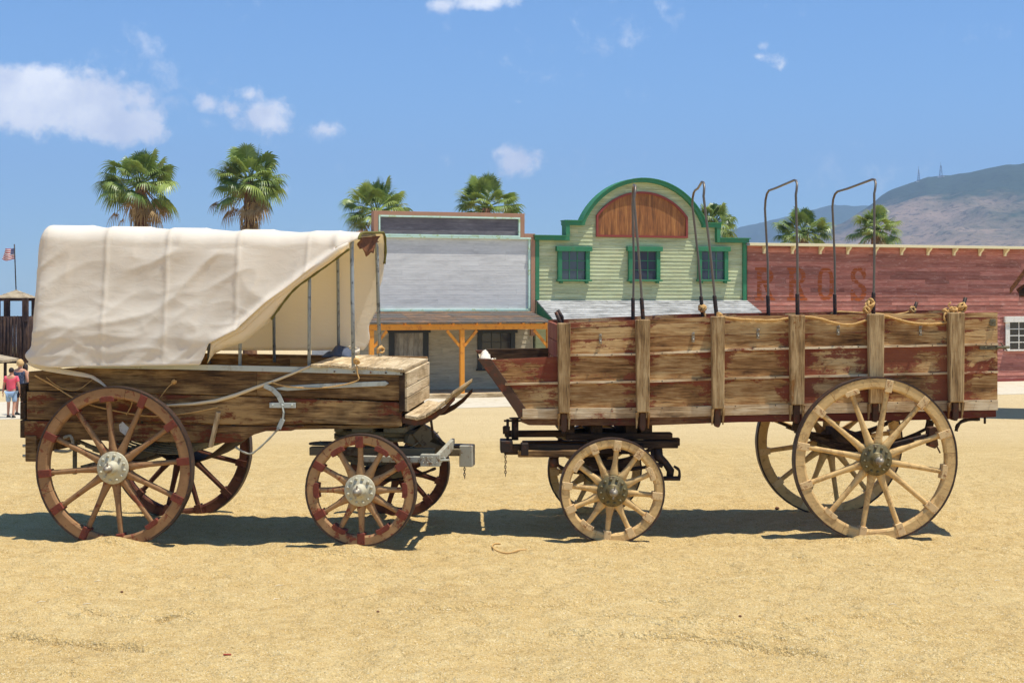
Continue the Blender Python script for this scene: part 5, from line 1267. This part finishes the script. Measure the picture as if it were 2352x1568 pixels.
def palm(name_label, px, py, D, hw, seed, nfr=34, skirt=True, lean=0.0):
    rng=random.Random(seed); b=at(px,D,z=-1.3); zc=at(px,D,py=py)[2]; o=empty('fan_palm',b); tag(o,name_label,'palm tree','fan palms behind the buildings')
    k=D/F; Rr=hw*k; h=zc+1.3; top=Vector((lean,0,h-.42*Rr))
    m=MB(); n=18; pts=[];rs=[]
    for i in range(n+1):
        t=i/n; pts.append(Vector((lean*t*t,0,(h-.38*Rr)*t))); rs.append(.36-.08*t+.014*math.sin(i*2.1))
    m.tube(pts,rs,12); m.build('trunk',M['trunk'],o)
    m=MB()
    dr0=rng.uniform(.35,.95)
    for i in range(nfr):
        u=(i+.5)/nfr; el=R(80)-R(104)*u**.8+rng.uniform(-.22,.22); az=i*2.39996+rng.uniform(-.5,.5)
        frond(m,top+Vector((0,0,.1)),az,el,Rr*rng.uniform(.45,.80),Rr*rng.uniform(.46,.58),rng,droop=dr0+.7*u)
    m.build('crown',M['frond'],o,recalc=False)
    m=MB()
    for i in range(16 if skirt else 7):
        az=rng.uniform(0,6.28); el=R(rng.uniform(-62,-22)); frond(m,top,az,el,Rr*rng.uniform(.5,.95),Rr*rng.uniform(.28,.42),rng,droop=1.7,nb=14)
    if skirt:
        zs=top.z-Rr*.42
        for i in range(150):
            az=rng.uniform(0,6.28); r0=.22; z0=zs-rng.uniform(0,1.0)*Rr*.9; L=rng.uniform(.5,1.0); a=Vector((math.cos(az),math.sin(az),0)); t_=Vector((-a.y,a.x,0)); w=rng.uniform(.02,.05)
            p0=a*r0+Vector((lean,0,z0)); p1=a*(r0+.26)+Vector((lean,0,z0-.3*L)); p2=a*(r0+.30)+Vector((lean,0,z0-L))
            m.add([p0-t_*w,p0+t_*w,p1-t_*w,p1+t_*w,p2-t_*w*.3,p2+t_*w*.3],[(0,1,3,2),(2,3,5,4)],rng.random())
    m.build('dead_fronds',M['dead'],o,recalc=False)
palm('tall fan palm above the left part of the white wagon cover, leftmost of the palms',323,388,72,94,11,44)
palm('tall fan palm above the middle of the white wagon cover, second palm from the left',574,386,72,90,12,47)
palm('fan palm rising behind the left end of the grey shop parapet',864,456,84,82,13,40,False)
palm('fan palm rising behind the right part of the grey shop sign board',1116,448,84,80,14,42,False)
palm('fan palm half hidden behind the right shoulder of the green arched parapet',1640,494,86,62,15,40,False)
palm('fan palm above the red barn between the third and second hoop from the right',1846,512,88,66,16,36,False)
palm('fan palm above the red barn under the rightmost hoop, with ragged dry lower fronds',2012,506,84,60,17,34,True)

# ---------------------------------------------------------------- hills with masts
def hill_mat(name,g,br):
    t=NT(name); a=t.noise((1,1,2),.0042,8,.68,.4); b=t.noise((1,1,1),.05,5,.7)
    sep=t.N.new('ShaderNodeSeparateXYZ'); t.L.new(t.co,sep.inputs[0]); zz=t.math('MULTIPLY',sep.outputs['Z'],.0022)
    f=t.math('ADD',t.math('MULTIPLY',a,.8),zz); f=t.math('ADD',f,t.math('MULTIPLY',t.math('SUBTRACT',b,.5),.25))
    col=t.mix(t.step(f,.52,.72),br,g); dots=t.step(t.noise((1,1,1),.11,3,.6),.56,.62); col=t.mix(t.math('MULTIPLY',dots,.55),col,tuple(x*.4 for x in g[:3])+(1,))
    t.bump(b,.5,6); return t.fin(col,.95,0,.05)
M['hill']=hill_mat('scrubby_hillside',lin(66,80,60),lin(150,130,108)); M['hill_far']=hill_mat('distant_hillside',lin(70,90,66),lin(124,118,100))
def hill(name,prof,Dn,Dc,mat,amp,seed,Dback=1.25,rows=70):
    xs=np.linspace(prof[0][0],prof[-1][0],260); vs=[];fs=[]; n=len(xs)
    for j in range(rows+1):
        v=j/rows
        for x in xs:
            crest=H-(interp(x,prof)-HY)/F*Dc
            if v<=.8:
                w=v/.8; D=Dn+(Dc-Dn)*w; e=w**1.25
            else: w=(v-.8)/.2; D=Dc*(1+(Dback-1)*w); e=1-w
            X=(x-CX)/F*D; z=-60+(crest+60)*e
            q=Vector((X/420,D/420,seed)); rid=(1-abs(mnoise.fractal(q,1.0,2.1,5))*1.4)
            z+=amp*(rid-.55)*math.sin(math.pi*min(1,max(0,e)))**.8*1.3+(0 if v>.8 else 2.5*mnoise.noise(Vector((X/26,D/26,seed)))*min(1,e*3))
            vs.append((X,D,z))
    for j in range(rows):
        for i in range(n-1): a=j*n+i; fs.append((a,a+1,a+n+1,a+n))
    m=MB(); m.add(vs,fs,.5,True); o=m.build(name,mat,recalc=False); tag(o,kind='structure')
hill('hills',[(1500,700),(1600,640),(1700,585),(1820,555),(1930,515),(1990,478),(2022,452),(2053,434),(2108,415),(2131,406),(2181,404),(2247,390),(2301,381),(2352,374),(2500,350),(2800,335),(3300,370)],1000,2300,M['hill'],42,3)
hill('hills',[(1380,700),(1560,600),(1640,545),(1701,521),(1755,510),(1798,500),(1840,490),(1883,477),(1914,470),(1960,473),(1991,472),(2100,470),(2300,480),(2600,520)],2500,4000,M['hill_far'],60,8)
def mast(px,ytop,ybot,w,label):
    D=2290; b=at(px,D,py=ybot+3); t=at(px,D,py=ytop); h=t[2]-b[2]; o=empty('radio_mast',b); tag(o,label,'mast')
    m=MB(); n=7; W=w*D/F/2
    for sx in (-1,1):
        for sy in (-1,1): m.tube([(sx*W,sy*W,0),(sx*W*.25,sy*W*.25,h*.78)],.20,4)
    for k in range(n):
        a=k/n;b_=(k+1)/n; wa=W*(1-.75*a);wb=W*(1-.75*b_)
        for s in (-1,1): m.tube([(-wa*s,-wa,h*.78*a),(wb*s,-wb,h*.78*b_)],.12,4); m.tube([(-wa,wa*s,h*.78*a),(-wb,-wb*s,h*.78*b_)],.12,4)
    m.tube([(0,0,h*.74),(0,0,h)],.22,4); m.build('lattice',M['iron'],o)
    m=MB(); m.box((-W*2,-2,-3),(W*2,2,1.8)); m.build('equipment_hut',M['white_frame'],o)
mast(2161,373,404,7,'tall lattice radio mast on the hill crest, the right one of the pair'); mast(2110,382,416,5,'thin lattice radio mast on the hill crest, the left one of the pair')

# ---------------------------------------------------------------- watchtower and palisade
def tower():
    D=75; b=at(37,D,z=-1.3); k=D/F; o=empty('watchtower',b); tag(o,'dark log watchtower with shingled pyramid roof and a flag on top','tower')
    hw=33*k; zf=at(37,D,py=729)[2]+1.3; ze=at(37,D,py=684)[2]+1.3; za=at(37,D,py=666)[2]+1.3
    m=MB(); rng=random.Random(5); n=9
    for i in range(n):
        for s in (0,1,2,3):
            u=-hw+2*hw*(i+.5)/n; p=[(u,-hw),(u,hw),(-hw,u),(hw,u)][s]; r=hw/n*1.02; hh=zf+rng.uniform(-.05,.02)
            m.tube([(p[0],p[1],-.1),(p[0]+rng.uniform(-.02,.02),p[1],hh*.5),(p[0],p[1],hh),(p[0],p[1],hh+.06)],[r,r*rng.uniform(.9,1.05),r*.95,r*.3],8)
    m.build('log_wall',M['log'],o)
    m=MB()
    for sx in (-1,1):
        for sy in (-1,1): m.box((sx*(hw-.02)-.13,sy*(hw-.02)-.13,zf-.2),(sx*(hw-.02)+.13,sy*(hw-.02)+.13,ze))
    m.box((-hw,-hw-.04,ze-.16),(hw,-hw+.04,ze-.001)); m.box((-hw,hw-.04,ze-.16),(hw,hw+.04,ze-.001)); m.box((-hw,-hw-.03,zf+.0),(hw,-hw+.03,zf+.08)); m.split('corner_post',M['log'],o,6)
    m=MB(); m.box((-hw+.1,-hw+.1,zf-.15),(hw-.1,hw-.1,zf-.05)); m.build('platform',M['dark_wood'],o)
    m=MB(); st=6; e=hw+.12
    for i in range(st):
        a=1-i/st; b2=1-(i+1)/st; z0=ze+(za-ze)*i/st; z1=ze+(za-ze)*(i+1)/st+.012
        m.hexa([(-e*a,-e*a,z0),(e*a,-e*a,z0),(e*a,e*a,z0),(-e*a,e*a,z0)],[(-e*b2-.03,-e*b2-.03,z1),(e*b2+.03,-e*b2-.03,z1),(e*b2+.03,e*b2+.03,z1),(-e*b2-.03,e*b2+.03,z1)])
    m.build('roof',M['shingle'],o)
    zp=at(33,D,py=561)[2]+1.3; m=MB(); m.tube([(0,0,za-.1),(-.09,0,zp)],.03,8); fp=m.build('flagpole',M['iron'],o)
    # flag: stripes and canton, hoist on the right
    t=NT('striped_flag_cloth'); uv=t.N.new('ShaderNodeUVMap'); sep=t.N.new('ShaderNodeSeparateXYZ'); t.L.new(uv.outputs[0],sep.inputs[0])
    st_=t.math('MODULO',t.math('FLOOR',t.math('MULTIPLY',sep.outputs['Y'],12.99)),2.0); col=t.mix(st_,lin(178,60,66),lin(232,226,222)); 
    can=t.math('MULTIPLY',t.math('GREATER_THAN',sep.outputs['X'],.62),t.math('GREATER_THAN',sep.outputs['Y'],.46))
    fx=t.math('ABSOLUTE',t.math('SUBTRACT',t.math('FRACT',t.math('MULTIPLY',sep.outputs['X'],22)),.5)); fy=t.math('ABSOLUTE',t.math('SUBTRACT',t.math('FRACT',t.math('MULTIPLY',sep.outputs['Y'],15)),.5))
    star=t.math('LESS_THAN',t.math('ADD',fx,fy),.3); col=t.mix(can,col,t.mix(star,lin(70,76,120),lin(230,230,235))); t.fin(col,.9,0,.1)
    fw_=28*k; fh=25*k; z1=at(33,D,py=570)[2]+1.3; nx,ny=22,14; vs=[];uvs=[]
    for j in range(ny+1):
        for i in range(nx+1):
            u=i/nx; v=j/ny; x=-.09-fw_*(1-u)*(1+.12*v*0); z=z1-fh+fh*v - .10*(1-u)*math.sin(3.1*(1-u))*1.5*(.4 if v>.6 else 1); y=.10*math.sin(u*9+v*2)*(1-u); x+= .12*(1-u)*v*1.2
            vs.append((x,y,z)); uvs.append((u,v))
    fs=[(j*(nx+1)+i,j*(nx+1)+i+1,(j+1)*(nx+1)+i+1,(j+1)*(nx+1)+i) for j in range(ny) for i in range(nx)]
    m=MB(); m.add(vs,fs,.5,True); f=m.build('flag',t.m,fp,recalc=False,solid=.006); ul=f.data.uv_layers.new(name='UVMap')
    for lp in f.data.loops: ul.data[lp.index].uv=uvs[lp.vertex_index]
tower()
def palisade():
    D=78; o=empty('palisade',at(37,D,z=-1.3)); tag(o,'dark palisade of upright pointed logs running behind the watchtower','fence'); rng=random.Random(9)
    for (a,b,nm) in ((-9,-.85,0),(.8,9,1)):
        m=MB(); x=a
        while x<b:
            r=rng.uniform(.07,.095); h=at(37,D,py=735)[2]+1.3+rng.uniform(-.08,.12); m.tube([(x,0,-.1),(x+rng.uniform(-.03,.03),0,h*.5),(x,0,h-.15),(x,0,h)],[r,r,r*.95,.01],7); x+=r*2
        m.build('log_row',M['log'],o)
palisade()
def leanto():
    D=52; k=D/F; o=empty('lean_to',at(-20,D,z=-1.3)); tag(o,'low dark lean-to with a sloping board roof at the left edge beside the palisade','shelter')
    z0=at(0,D,py=824)[2]+1.3; xr=at(24,D,z=0)[0]-o.location.x
    m=MB(); m.hexa([(-1.5,-.8,z0+.35),(xr,-.8,z0-.10),(xr,.9,z0-.10),(-1.5,.9,z0+.35)],[(-1.5,-.8,z0+.43),(xr,-.8,z0-.02),(xr,.9,z0-.02),(-1.5,.9,z0+.43)]); m.build('roof',M['shingle'],o)
    for x in (-1.3,xr-.45):
        for y in (-.65,.75): m=MB(); m.tube([(x,y,0),(x,y,z0-.02 if x>0 else z0+.27)],.06,8); m.build('post',M['log'],o)
leanto()
def hut():
    D=39.6; b=at(2395,D,z=-1.3); b=(b[0],b[1],gh(b[0],b[1])); o=empty('timber_shelter',b,R(-19.2)); tag(o,'dark timber shelter whose steep roof corner juts in at the right edge','shelter')
    L=4.2; q=at(2319,D,py=668); ex=(q[0]-b[0])*.944; ez=q[2]-b[2]; r=at(2352,D,py=622); sl=(r[2]-q[2])/(r[0]-q[0]); W=1.9
    m=MB(); n=9; th=.16; rx=ex+W; rz=ez+sl*W
    for i in range(n):
        y0=i*L/n; y1=y0+L/n-.01
        m.hexa([(ex,y0,ez-th/2),(rx,y0,rz-th/2),(rx,y1,rz-th/2),(ex,y1,ez-th/2)],[(ex,y0,ez+th/2),(rx,y0,rz+th/2),(rx,y1,rz+th/2),(ex,y1,ez+th/2)])
        m.hexa([(rx,y0,rz-th/2),(rx+W,y0,ez-th/2),(rx+W,y1,ez-th/2),(rx,y1,rz-th/2)],[(rx,y0,rz+th/2),(rx+W,y0,ez+th/2),(rx+W,y1,ez+th/2),(rx,y1,rz+th/2)])
    m.build('roof',M['hut_wood'],o)
    m=MB(); gx0=ex+.30; gx1=rx
    m.add([(gx0,.10,ez+.02),(2*rx-gx0,.10,ez+.02),(rx,.10,rz-.12),(gx0,.16,ez+.02),(2*rx-gx0,.16,ez+.02),(rx,.16,rz-.12)],[(0,1,2),(5,4,3),(0,3,4,1),(1,4,5,2),(2,5,3,0)]); m.box((gx0-.06,.04,ez-.13),(2*rx-gx0+.06,.18,ez+.02))
    m.build('gable',M['dark_wood'],o)
    for y in (.3,L-.3):
        for s in (0,1):
            x=ex+.75 if s==0 else ex+2*W-.75; m=MB(); m.box((x-.08,y-.08,0),(x+.08,y+.08,ez+.2)); m.build('post',M['hut_wood'],o,bevel=.008)
        m=MB(); m.beam((ex+.2,y,ez-.0),(ex+.95,y,ez+.5),.09,.12); m.box((ex+.25,y-.05,ez-.16),(ex+2*W-.25,y+.05,ez-.04)); m.build('tie_beam',M['orange'] if False else M['hut_wood'],o)
hut()

# ---------------------------------------------------------------- people
def skin_mesh(name, joints, edges, mat, parent, sub=2, loc=(0,0,0)):
    me=bpy.data.meshes.new(name+'_t'); me.from_pydata([j[:3] for j in joints],edges,[]); ob=bpy.data.objects.new(name,me); COL.objects.link(ob)
    ob.modifiers.new('s','SKIN'); sv=me.skin_vertices[0].data
    for i,j in enumerate(joints): sv[i].radius=(j[3],j[4] if len(j)>4 else j[3])
    sv[0].use_root=True
    ss=ob.modifiers.new('d','SUBSURF'); ss.levels=sub; ss.render_levels=sub
    dg=bpy.context.evaluated_depsgraph_get(); dg.update(); nm=bpy.data.meshes.new_from_object(ob.evaluated_get(dg)); ob.modifiers.clear(); ob.data=nm
    nm.materials.clear(); nm.materials.append(mat); nm.polygons.foreach_set('use_smooth',[True]*len(nm.polygons))
    at_=nm.attributes.new('var','FLOAT','FACE'); at_.data.foreach_set('value',[.5]*len(nm.polygons)); ob.parent=parent; ob.location=loc; return ob
SK=plain('sunned_skin',lin(196,142,112),.6,0,.08)
def person(px,feet,D,h,label,shirt,shorts,hair,hairlen=0.0,stride=.16,sleeve=True,head_tilt=0.0,curly=False,rz=0.0,stout=1.0,group=None):
    b=at(px,D,z=0); b=(b[0],b[1],gh(b[0],b[1])+.008); o=empty('person',b,rz); tag(o,label,'person')
    s=h/1.75; w=stout
    J=[(0,0,.93,.15*w,.12),(0,-.0,1.10,.14*w,.105),(0,0,1.28,.165*w,.115),(0,.0,1.42,.13*w,.09),(0,.02,1.51,.055,.055),(0,.02,1.60,.078,.09),(0,.02,1.70,.07,.085),  #0-6 trunk, head
       (-.18*w,0,1.41,.06,.06),(-.25*w,.03,1.15,.045,.045),(-.27*w,-.02,.92,.034,.034),(-.275*w,-.04,.83,.036,.022), #7-10 L arm
       (.18*w,0,1.41,.06,.06),(.25*w,-.03,1.15,.045,.045),(.27*w,.04,.92,.034,.034),(.275*w,.06,.83,.036,.022),
       (-.10*w,0,.86,.09*w,.09),(-.11*w,stride*.4,.48,.062,.062),(-.11*w,stride*.1,.10,.042,.042),(-.115*w,stride*.1+.05,.03,.042,.03),(-.12*w,stride*.1+.15,.025,.036,.024),
       (.10*w,0,.86,.09*w,.09),(.11*w,-stride*.2,.48,.062,.062),(.11*w,-stride*1.0,.12,.042,.042),(.115*w,-stride*1.0+.05,.05,.042,.03),(.12*w,-stride+.14,.03,.036,.024)]
    J=[tuple(c*s for c in j) for j in J]
    E=[(0,1),(1,2),(2,3),(3,4),(4,5),(5,6),(3,7),(7,8),(8,9),(9,10),(3,11),(11,12),(12,13),(13,14),(0,15),(15,16),(16,17),(17,18),(18,19),(0,20),(20,21),(21,22),(22,23),(23,24)]
    skin_mesh('body',J,E,SK,o)
    # fingers and thumb
    m=MB()
    for hand,sg in ((J[10],-1),(J[14],1)):
        for f in range(4):
            y=(-.028+.019*f)*s; l=(.07,.08,.075,.06)[f]*s; p=Vector(hand[:3])+Vector((0,y,-.02*s)); m.tube([p,p+Vector((-sg*.006,.002,-l*.55)),p+Vector((-sg*.018,.004,-l))],[.0085*s,.008*s,.006*s],6,.5)
        p=Vector(hand[:3])+Vector((0,.03*s,.02*s)); m.tube([p,p+Vector((-sg*.01,.025*s,-.03*s)),p+Vector((-sg*.012,.03*s,-.06*s))],[.011*s,.009*s,.007*s],6,.5)
    m.build('fingers',SK,o)
    T=[(0,0,.90,.175*w,.145),(0,0,1.10,.165*w,.13),(0,0,1.28,.18*w,.13),(0,0,1.41,.14*w,.10),(-.18*w,0,1.415,.075,.075),(-.225*w,.015,1.24,.07,.07),(.18*w,0,1.415,.075,.075),(.225*w,-.015,1.24,.07,.07)]
    T=[tuple(c*s for c in j) for j in T]; te=[(0,1),(1,2),(2,3)]+([(3,4),(4,5),(3,6),(6,7)] if sleeve else [(3,4),(3,6)])
    if not sleeve: T=T[:4]+[T[4],T[6]]; te=[(0,1),(1,2),(2,3),(3,4),(3,5)]
    skin_mesh('shirt',T,te,shirt,o)
    S=[(0,0,.90,.16*w,.135),(-.10*w,0,.84,.105*w,.105),(-.112*w,stride*.35,.52,.088,.09),(.10*w,0,.84,.105*w,.105),(.112*w,-stride*.2,.52,.088,.09)]
    S=[tuple(c*s for c in j) for j in S]; skin_mesh('shorts',S,[(0,1),(1,2),(0,3),(3,4)],shorts,o)
    m=MB()
    for q,sg in ((J[17],-1),(J[22],1)):
        x,y,z=q[:3]; m.add([(x-.045*s,y-.06*s,0),(x+.045*s,y-.06*s,0),(x+.05*s,y+.19*s,0),(x-.05*s,y+.19*s,0),(x-.04*s,y-.05*s,.09*s),(x+.04*s,y-.05*s,.09*s),(x+.035*s,y+.17*s,.045*s),(x-.035*s,y+.17*s,.045*s)],[(3,2,1,0),(4,5,6,7),(0,1,5,4),(1,2,6,5),(2,3,7,6),(3,0,4,7)])
    m.build('shoes',M['black_frame'],o,bevel=.012,seg=2)
    # hair seen from behind
    m=MB(); rws=[]; c=Vector((0,.01*s,1.665*s)); rad=(.10 if not curly else .125)*s
    for j in range(10):
        ph=j/9*math.pi*(.72 if hairlen<.1 else .9); rr=[]
        for i in range(17):
            t=2*math.pi*i/16; k=1+(.22*mnoise.noise(Vector((math.cos(t)*3,math.sin(t)*3,ph*4))) if curly else .06*mnoise.noise(Vector((math.cos(t)*4,math.sin(t)*4,ph*3))))
            y=-math.cos(t)*math.sin(ph)*rad*1.05*k; 
            z=math.cos(ph)*rad*1.05*k-(hairlen*s*(ph/math.pi) if y<0 else 0)+(0.03*s if y>.05*s and ph>1.4 else 0)
            rr.append(c+Vector((math.sin(t)*math.sin(ph)*rad*.92*k,y,z)))
        rws.append(rr)
    m.grid(rws); m.build('hair',hair,o)
    # face, on the far side
    m=MB(); f=Vector((0,.10*s,1.64*s)); m.tube([f+Vector((0,.0,.015*s)),f+Vector((0,.018*s,-.015*s))],[.006*s,.012*s],6); m.build('nose',SK,o)
    for sg in (-1,1):
        m=MB(); m.lathe([(.001,0),(.022*s,.003),(.02*s,.012*s),(.001,.014*s)],(sg*.078*s,.02*s,1.63*s),'x',8); m.build('ear',SK,o)
        m=MB(); m.lathe([(.001,.0),(.009*s,.001),(.006*s,.006*s)],(sg*.032*s,.098*s,1.652*s),'y',8); m.build('eye',M['black_frame'],o)
    m=MB(); m.box((-.024*s,.094*s,1.588*s),(.024*s,.104*s,1.597*s)); m.build('mouth',M['maroon'],o)
    return o
D1=40.3
person(26,958,D1,1.37,'boy with dark hair in a coral pink T-shirt and light denim shorts walking away',plain('coral_pink_cotton',lin(236,96,112),.9,0,.06),plain('light_denim',lin(148,172,196),.9,0,.08),plain('black_hair',lin(36,28,26),.7,0,.3,None,40),stout=1.08)
person(46,956,D1+.9,1.54,'person with curly blond hair in a dark navy top and dark shorts beside the boy',plain('navy_cotton',lin(58,66,88),.9,0,.2,lin(140,150,160),12),plain('dark_cotton',lin(40,40,52),.9,0,.1),plain('curly_blond_hair',lin(206,168,112),.8,0,.35,None,30),curly=True,stride=.1,sleeve=False)
person(58,956,D1+1.0,1.44,'dark-haired person in a patterned grey top and dark shorts, partly behind the covered wagon',plain('patterned_grey_cotton',lin(150,144,132),.9,0,.1,lin(66,62,54),22),plain('black_cotton',lin(34,32,36),.9,0,.1),plain('dark_brown_hair',lin(44,32,26),.7,0,.3,None,40),hairlen=.12,stride=.12,rz=.15,sleeve=False)

# ---------------------------------------------------------------- small things on the sand
def ground_rope():
    m=MB(); pts=[(1210,1252),(1195,1255),(1165,1258),(1140,1257),(1131,1249),(1136,1241),(1150,1240)]; q=[]
    for x,y in pts: D=2*F/(y-HY); X=(x-CX)/F*D; q.append((X,D,gh(X,D)+.008))
    rope_tube(m,q,.006); o=m.build('rope_end',M['rope']); tag(o,'thin loop of rope lying on the sand between the two wagons','rope')
ground_rope()
STRAW=plain('bleached_straw',lin(232,218,186),.9,0,.1); STONE=plain('brown_pebble',lin(120,84,58),.9,0,.2); RED=plain('red_chip',lin(170,74,52),.8,0,.2)
deb=[(94,1381,'straw',34,'short bleached straw on the sand at the lower left, nearest the left edge'),(200,1382,'straw',20,'bleached straw on the sand below the covered wagon rear wheel'),(640,1340,'straw',24,'pale straw on the sand below the covered wagon front wheel'),(632,1365,'straw',60,'small pale straw on the sand, lower of the two below the covered wagon front wheel'),
     (225,1328,'straw',15,'thin straw just below the shadow of the covered wagon'),(968,1350,'straw',-10,'pale straw on the sand below the gap between the wagons'),(280,1354,'pebble',0,'small dark pebble on the sand below the covered wagon rear wheel'),(522,1511,'chip',-5,'tiny red brick chip on the sand at the bottom, left of centre'),
     (868,1400,'pebble',0,'brown pebble on the sand below the end of the covered wagon'),(2290,1330,'straw',30,'pale straw on the sand at the lower right'),(1700,1420,'pebble',0,'brown pebble on the sand below the freight wagon front wheel'),(2050,1400,'straw',10,'pale straw on the sand below the freight wagon rear wheel'),(1785,1162,'stone',0,'small reddish stone between the freight wagon wheels')]
for x,y,k,a,l in deb:
    D=2*F/(y-HY); X=(x-CX)/F*D; z=gh(X,D); m=MB()
    if k=='straw': m.tube([(-.028,0,.003),(.0,.004,.008),(.03,.0,.004)],[.0022,.003,.0018],5); o=m.build('straw',STRAW); c='straw'
    elif k=='chip': m.box((-.022,-.006,0),(.022,.006,.008)); o=m.build('brick_chip',RED,bevel=.002); c='chip'
    else:
        r=.010 if k=='pebble' else .022; m.lathe([(.001,0),(r,.3*r),(r*1.1,.7*r),(r*.6,1.2*r),(.001,1.3*r)],(0,0,0),'z',9); o=m.build('pebble',STONE); c='pebble'
    o.location=(X,D,z); o.rotation_euler=(0,0,R(a)); tag(o,l,c)

# ---------------------------------------------------------------- haze
def haze():
    m=MB(); m.box((-3200,-30,-153),(4200,5300,520)); mt=bpy.data.materials.new('thin_air'); mt.use_nodes=True; nt=mt.node_tree
    nt.nodes.clear(); out=nt.nodes.new('ShaderNodeOutputMaterial'); v=nt.nodes.new('ShaderNodeVolumePrincipled'); v.inputs['Color'].default_value=(.48,.66,1.0,1); v.inputs['Density'].default_value=.00024; v.inputs['Anisotropy'].default_value=0.0
    nt.links.new(v.outputs[0],out.inputs['Volume']); o=m.build('haze',mt); tag(o,kind='stuff')
HAZE=True
if HAZE: haze()
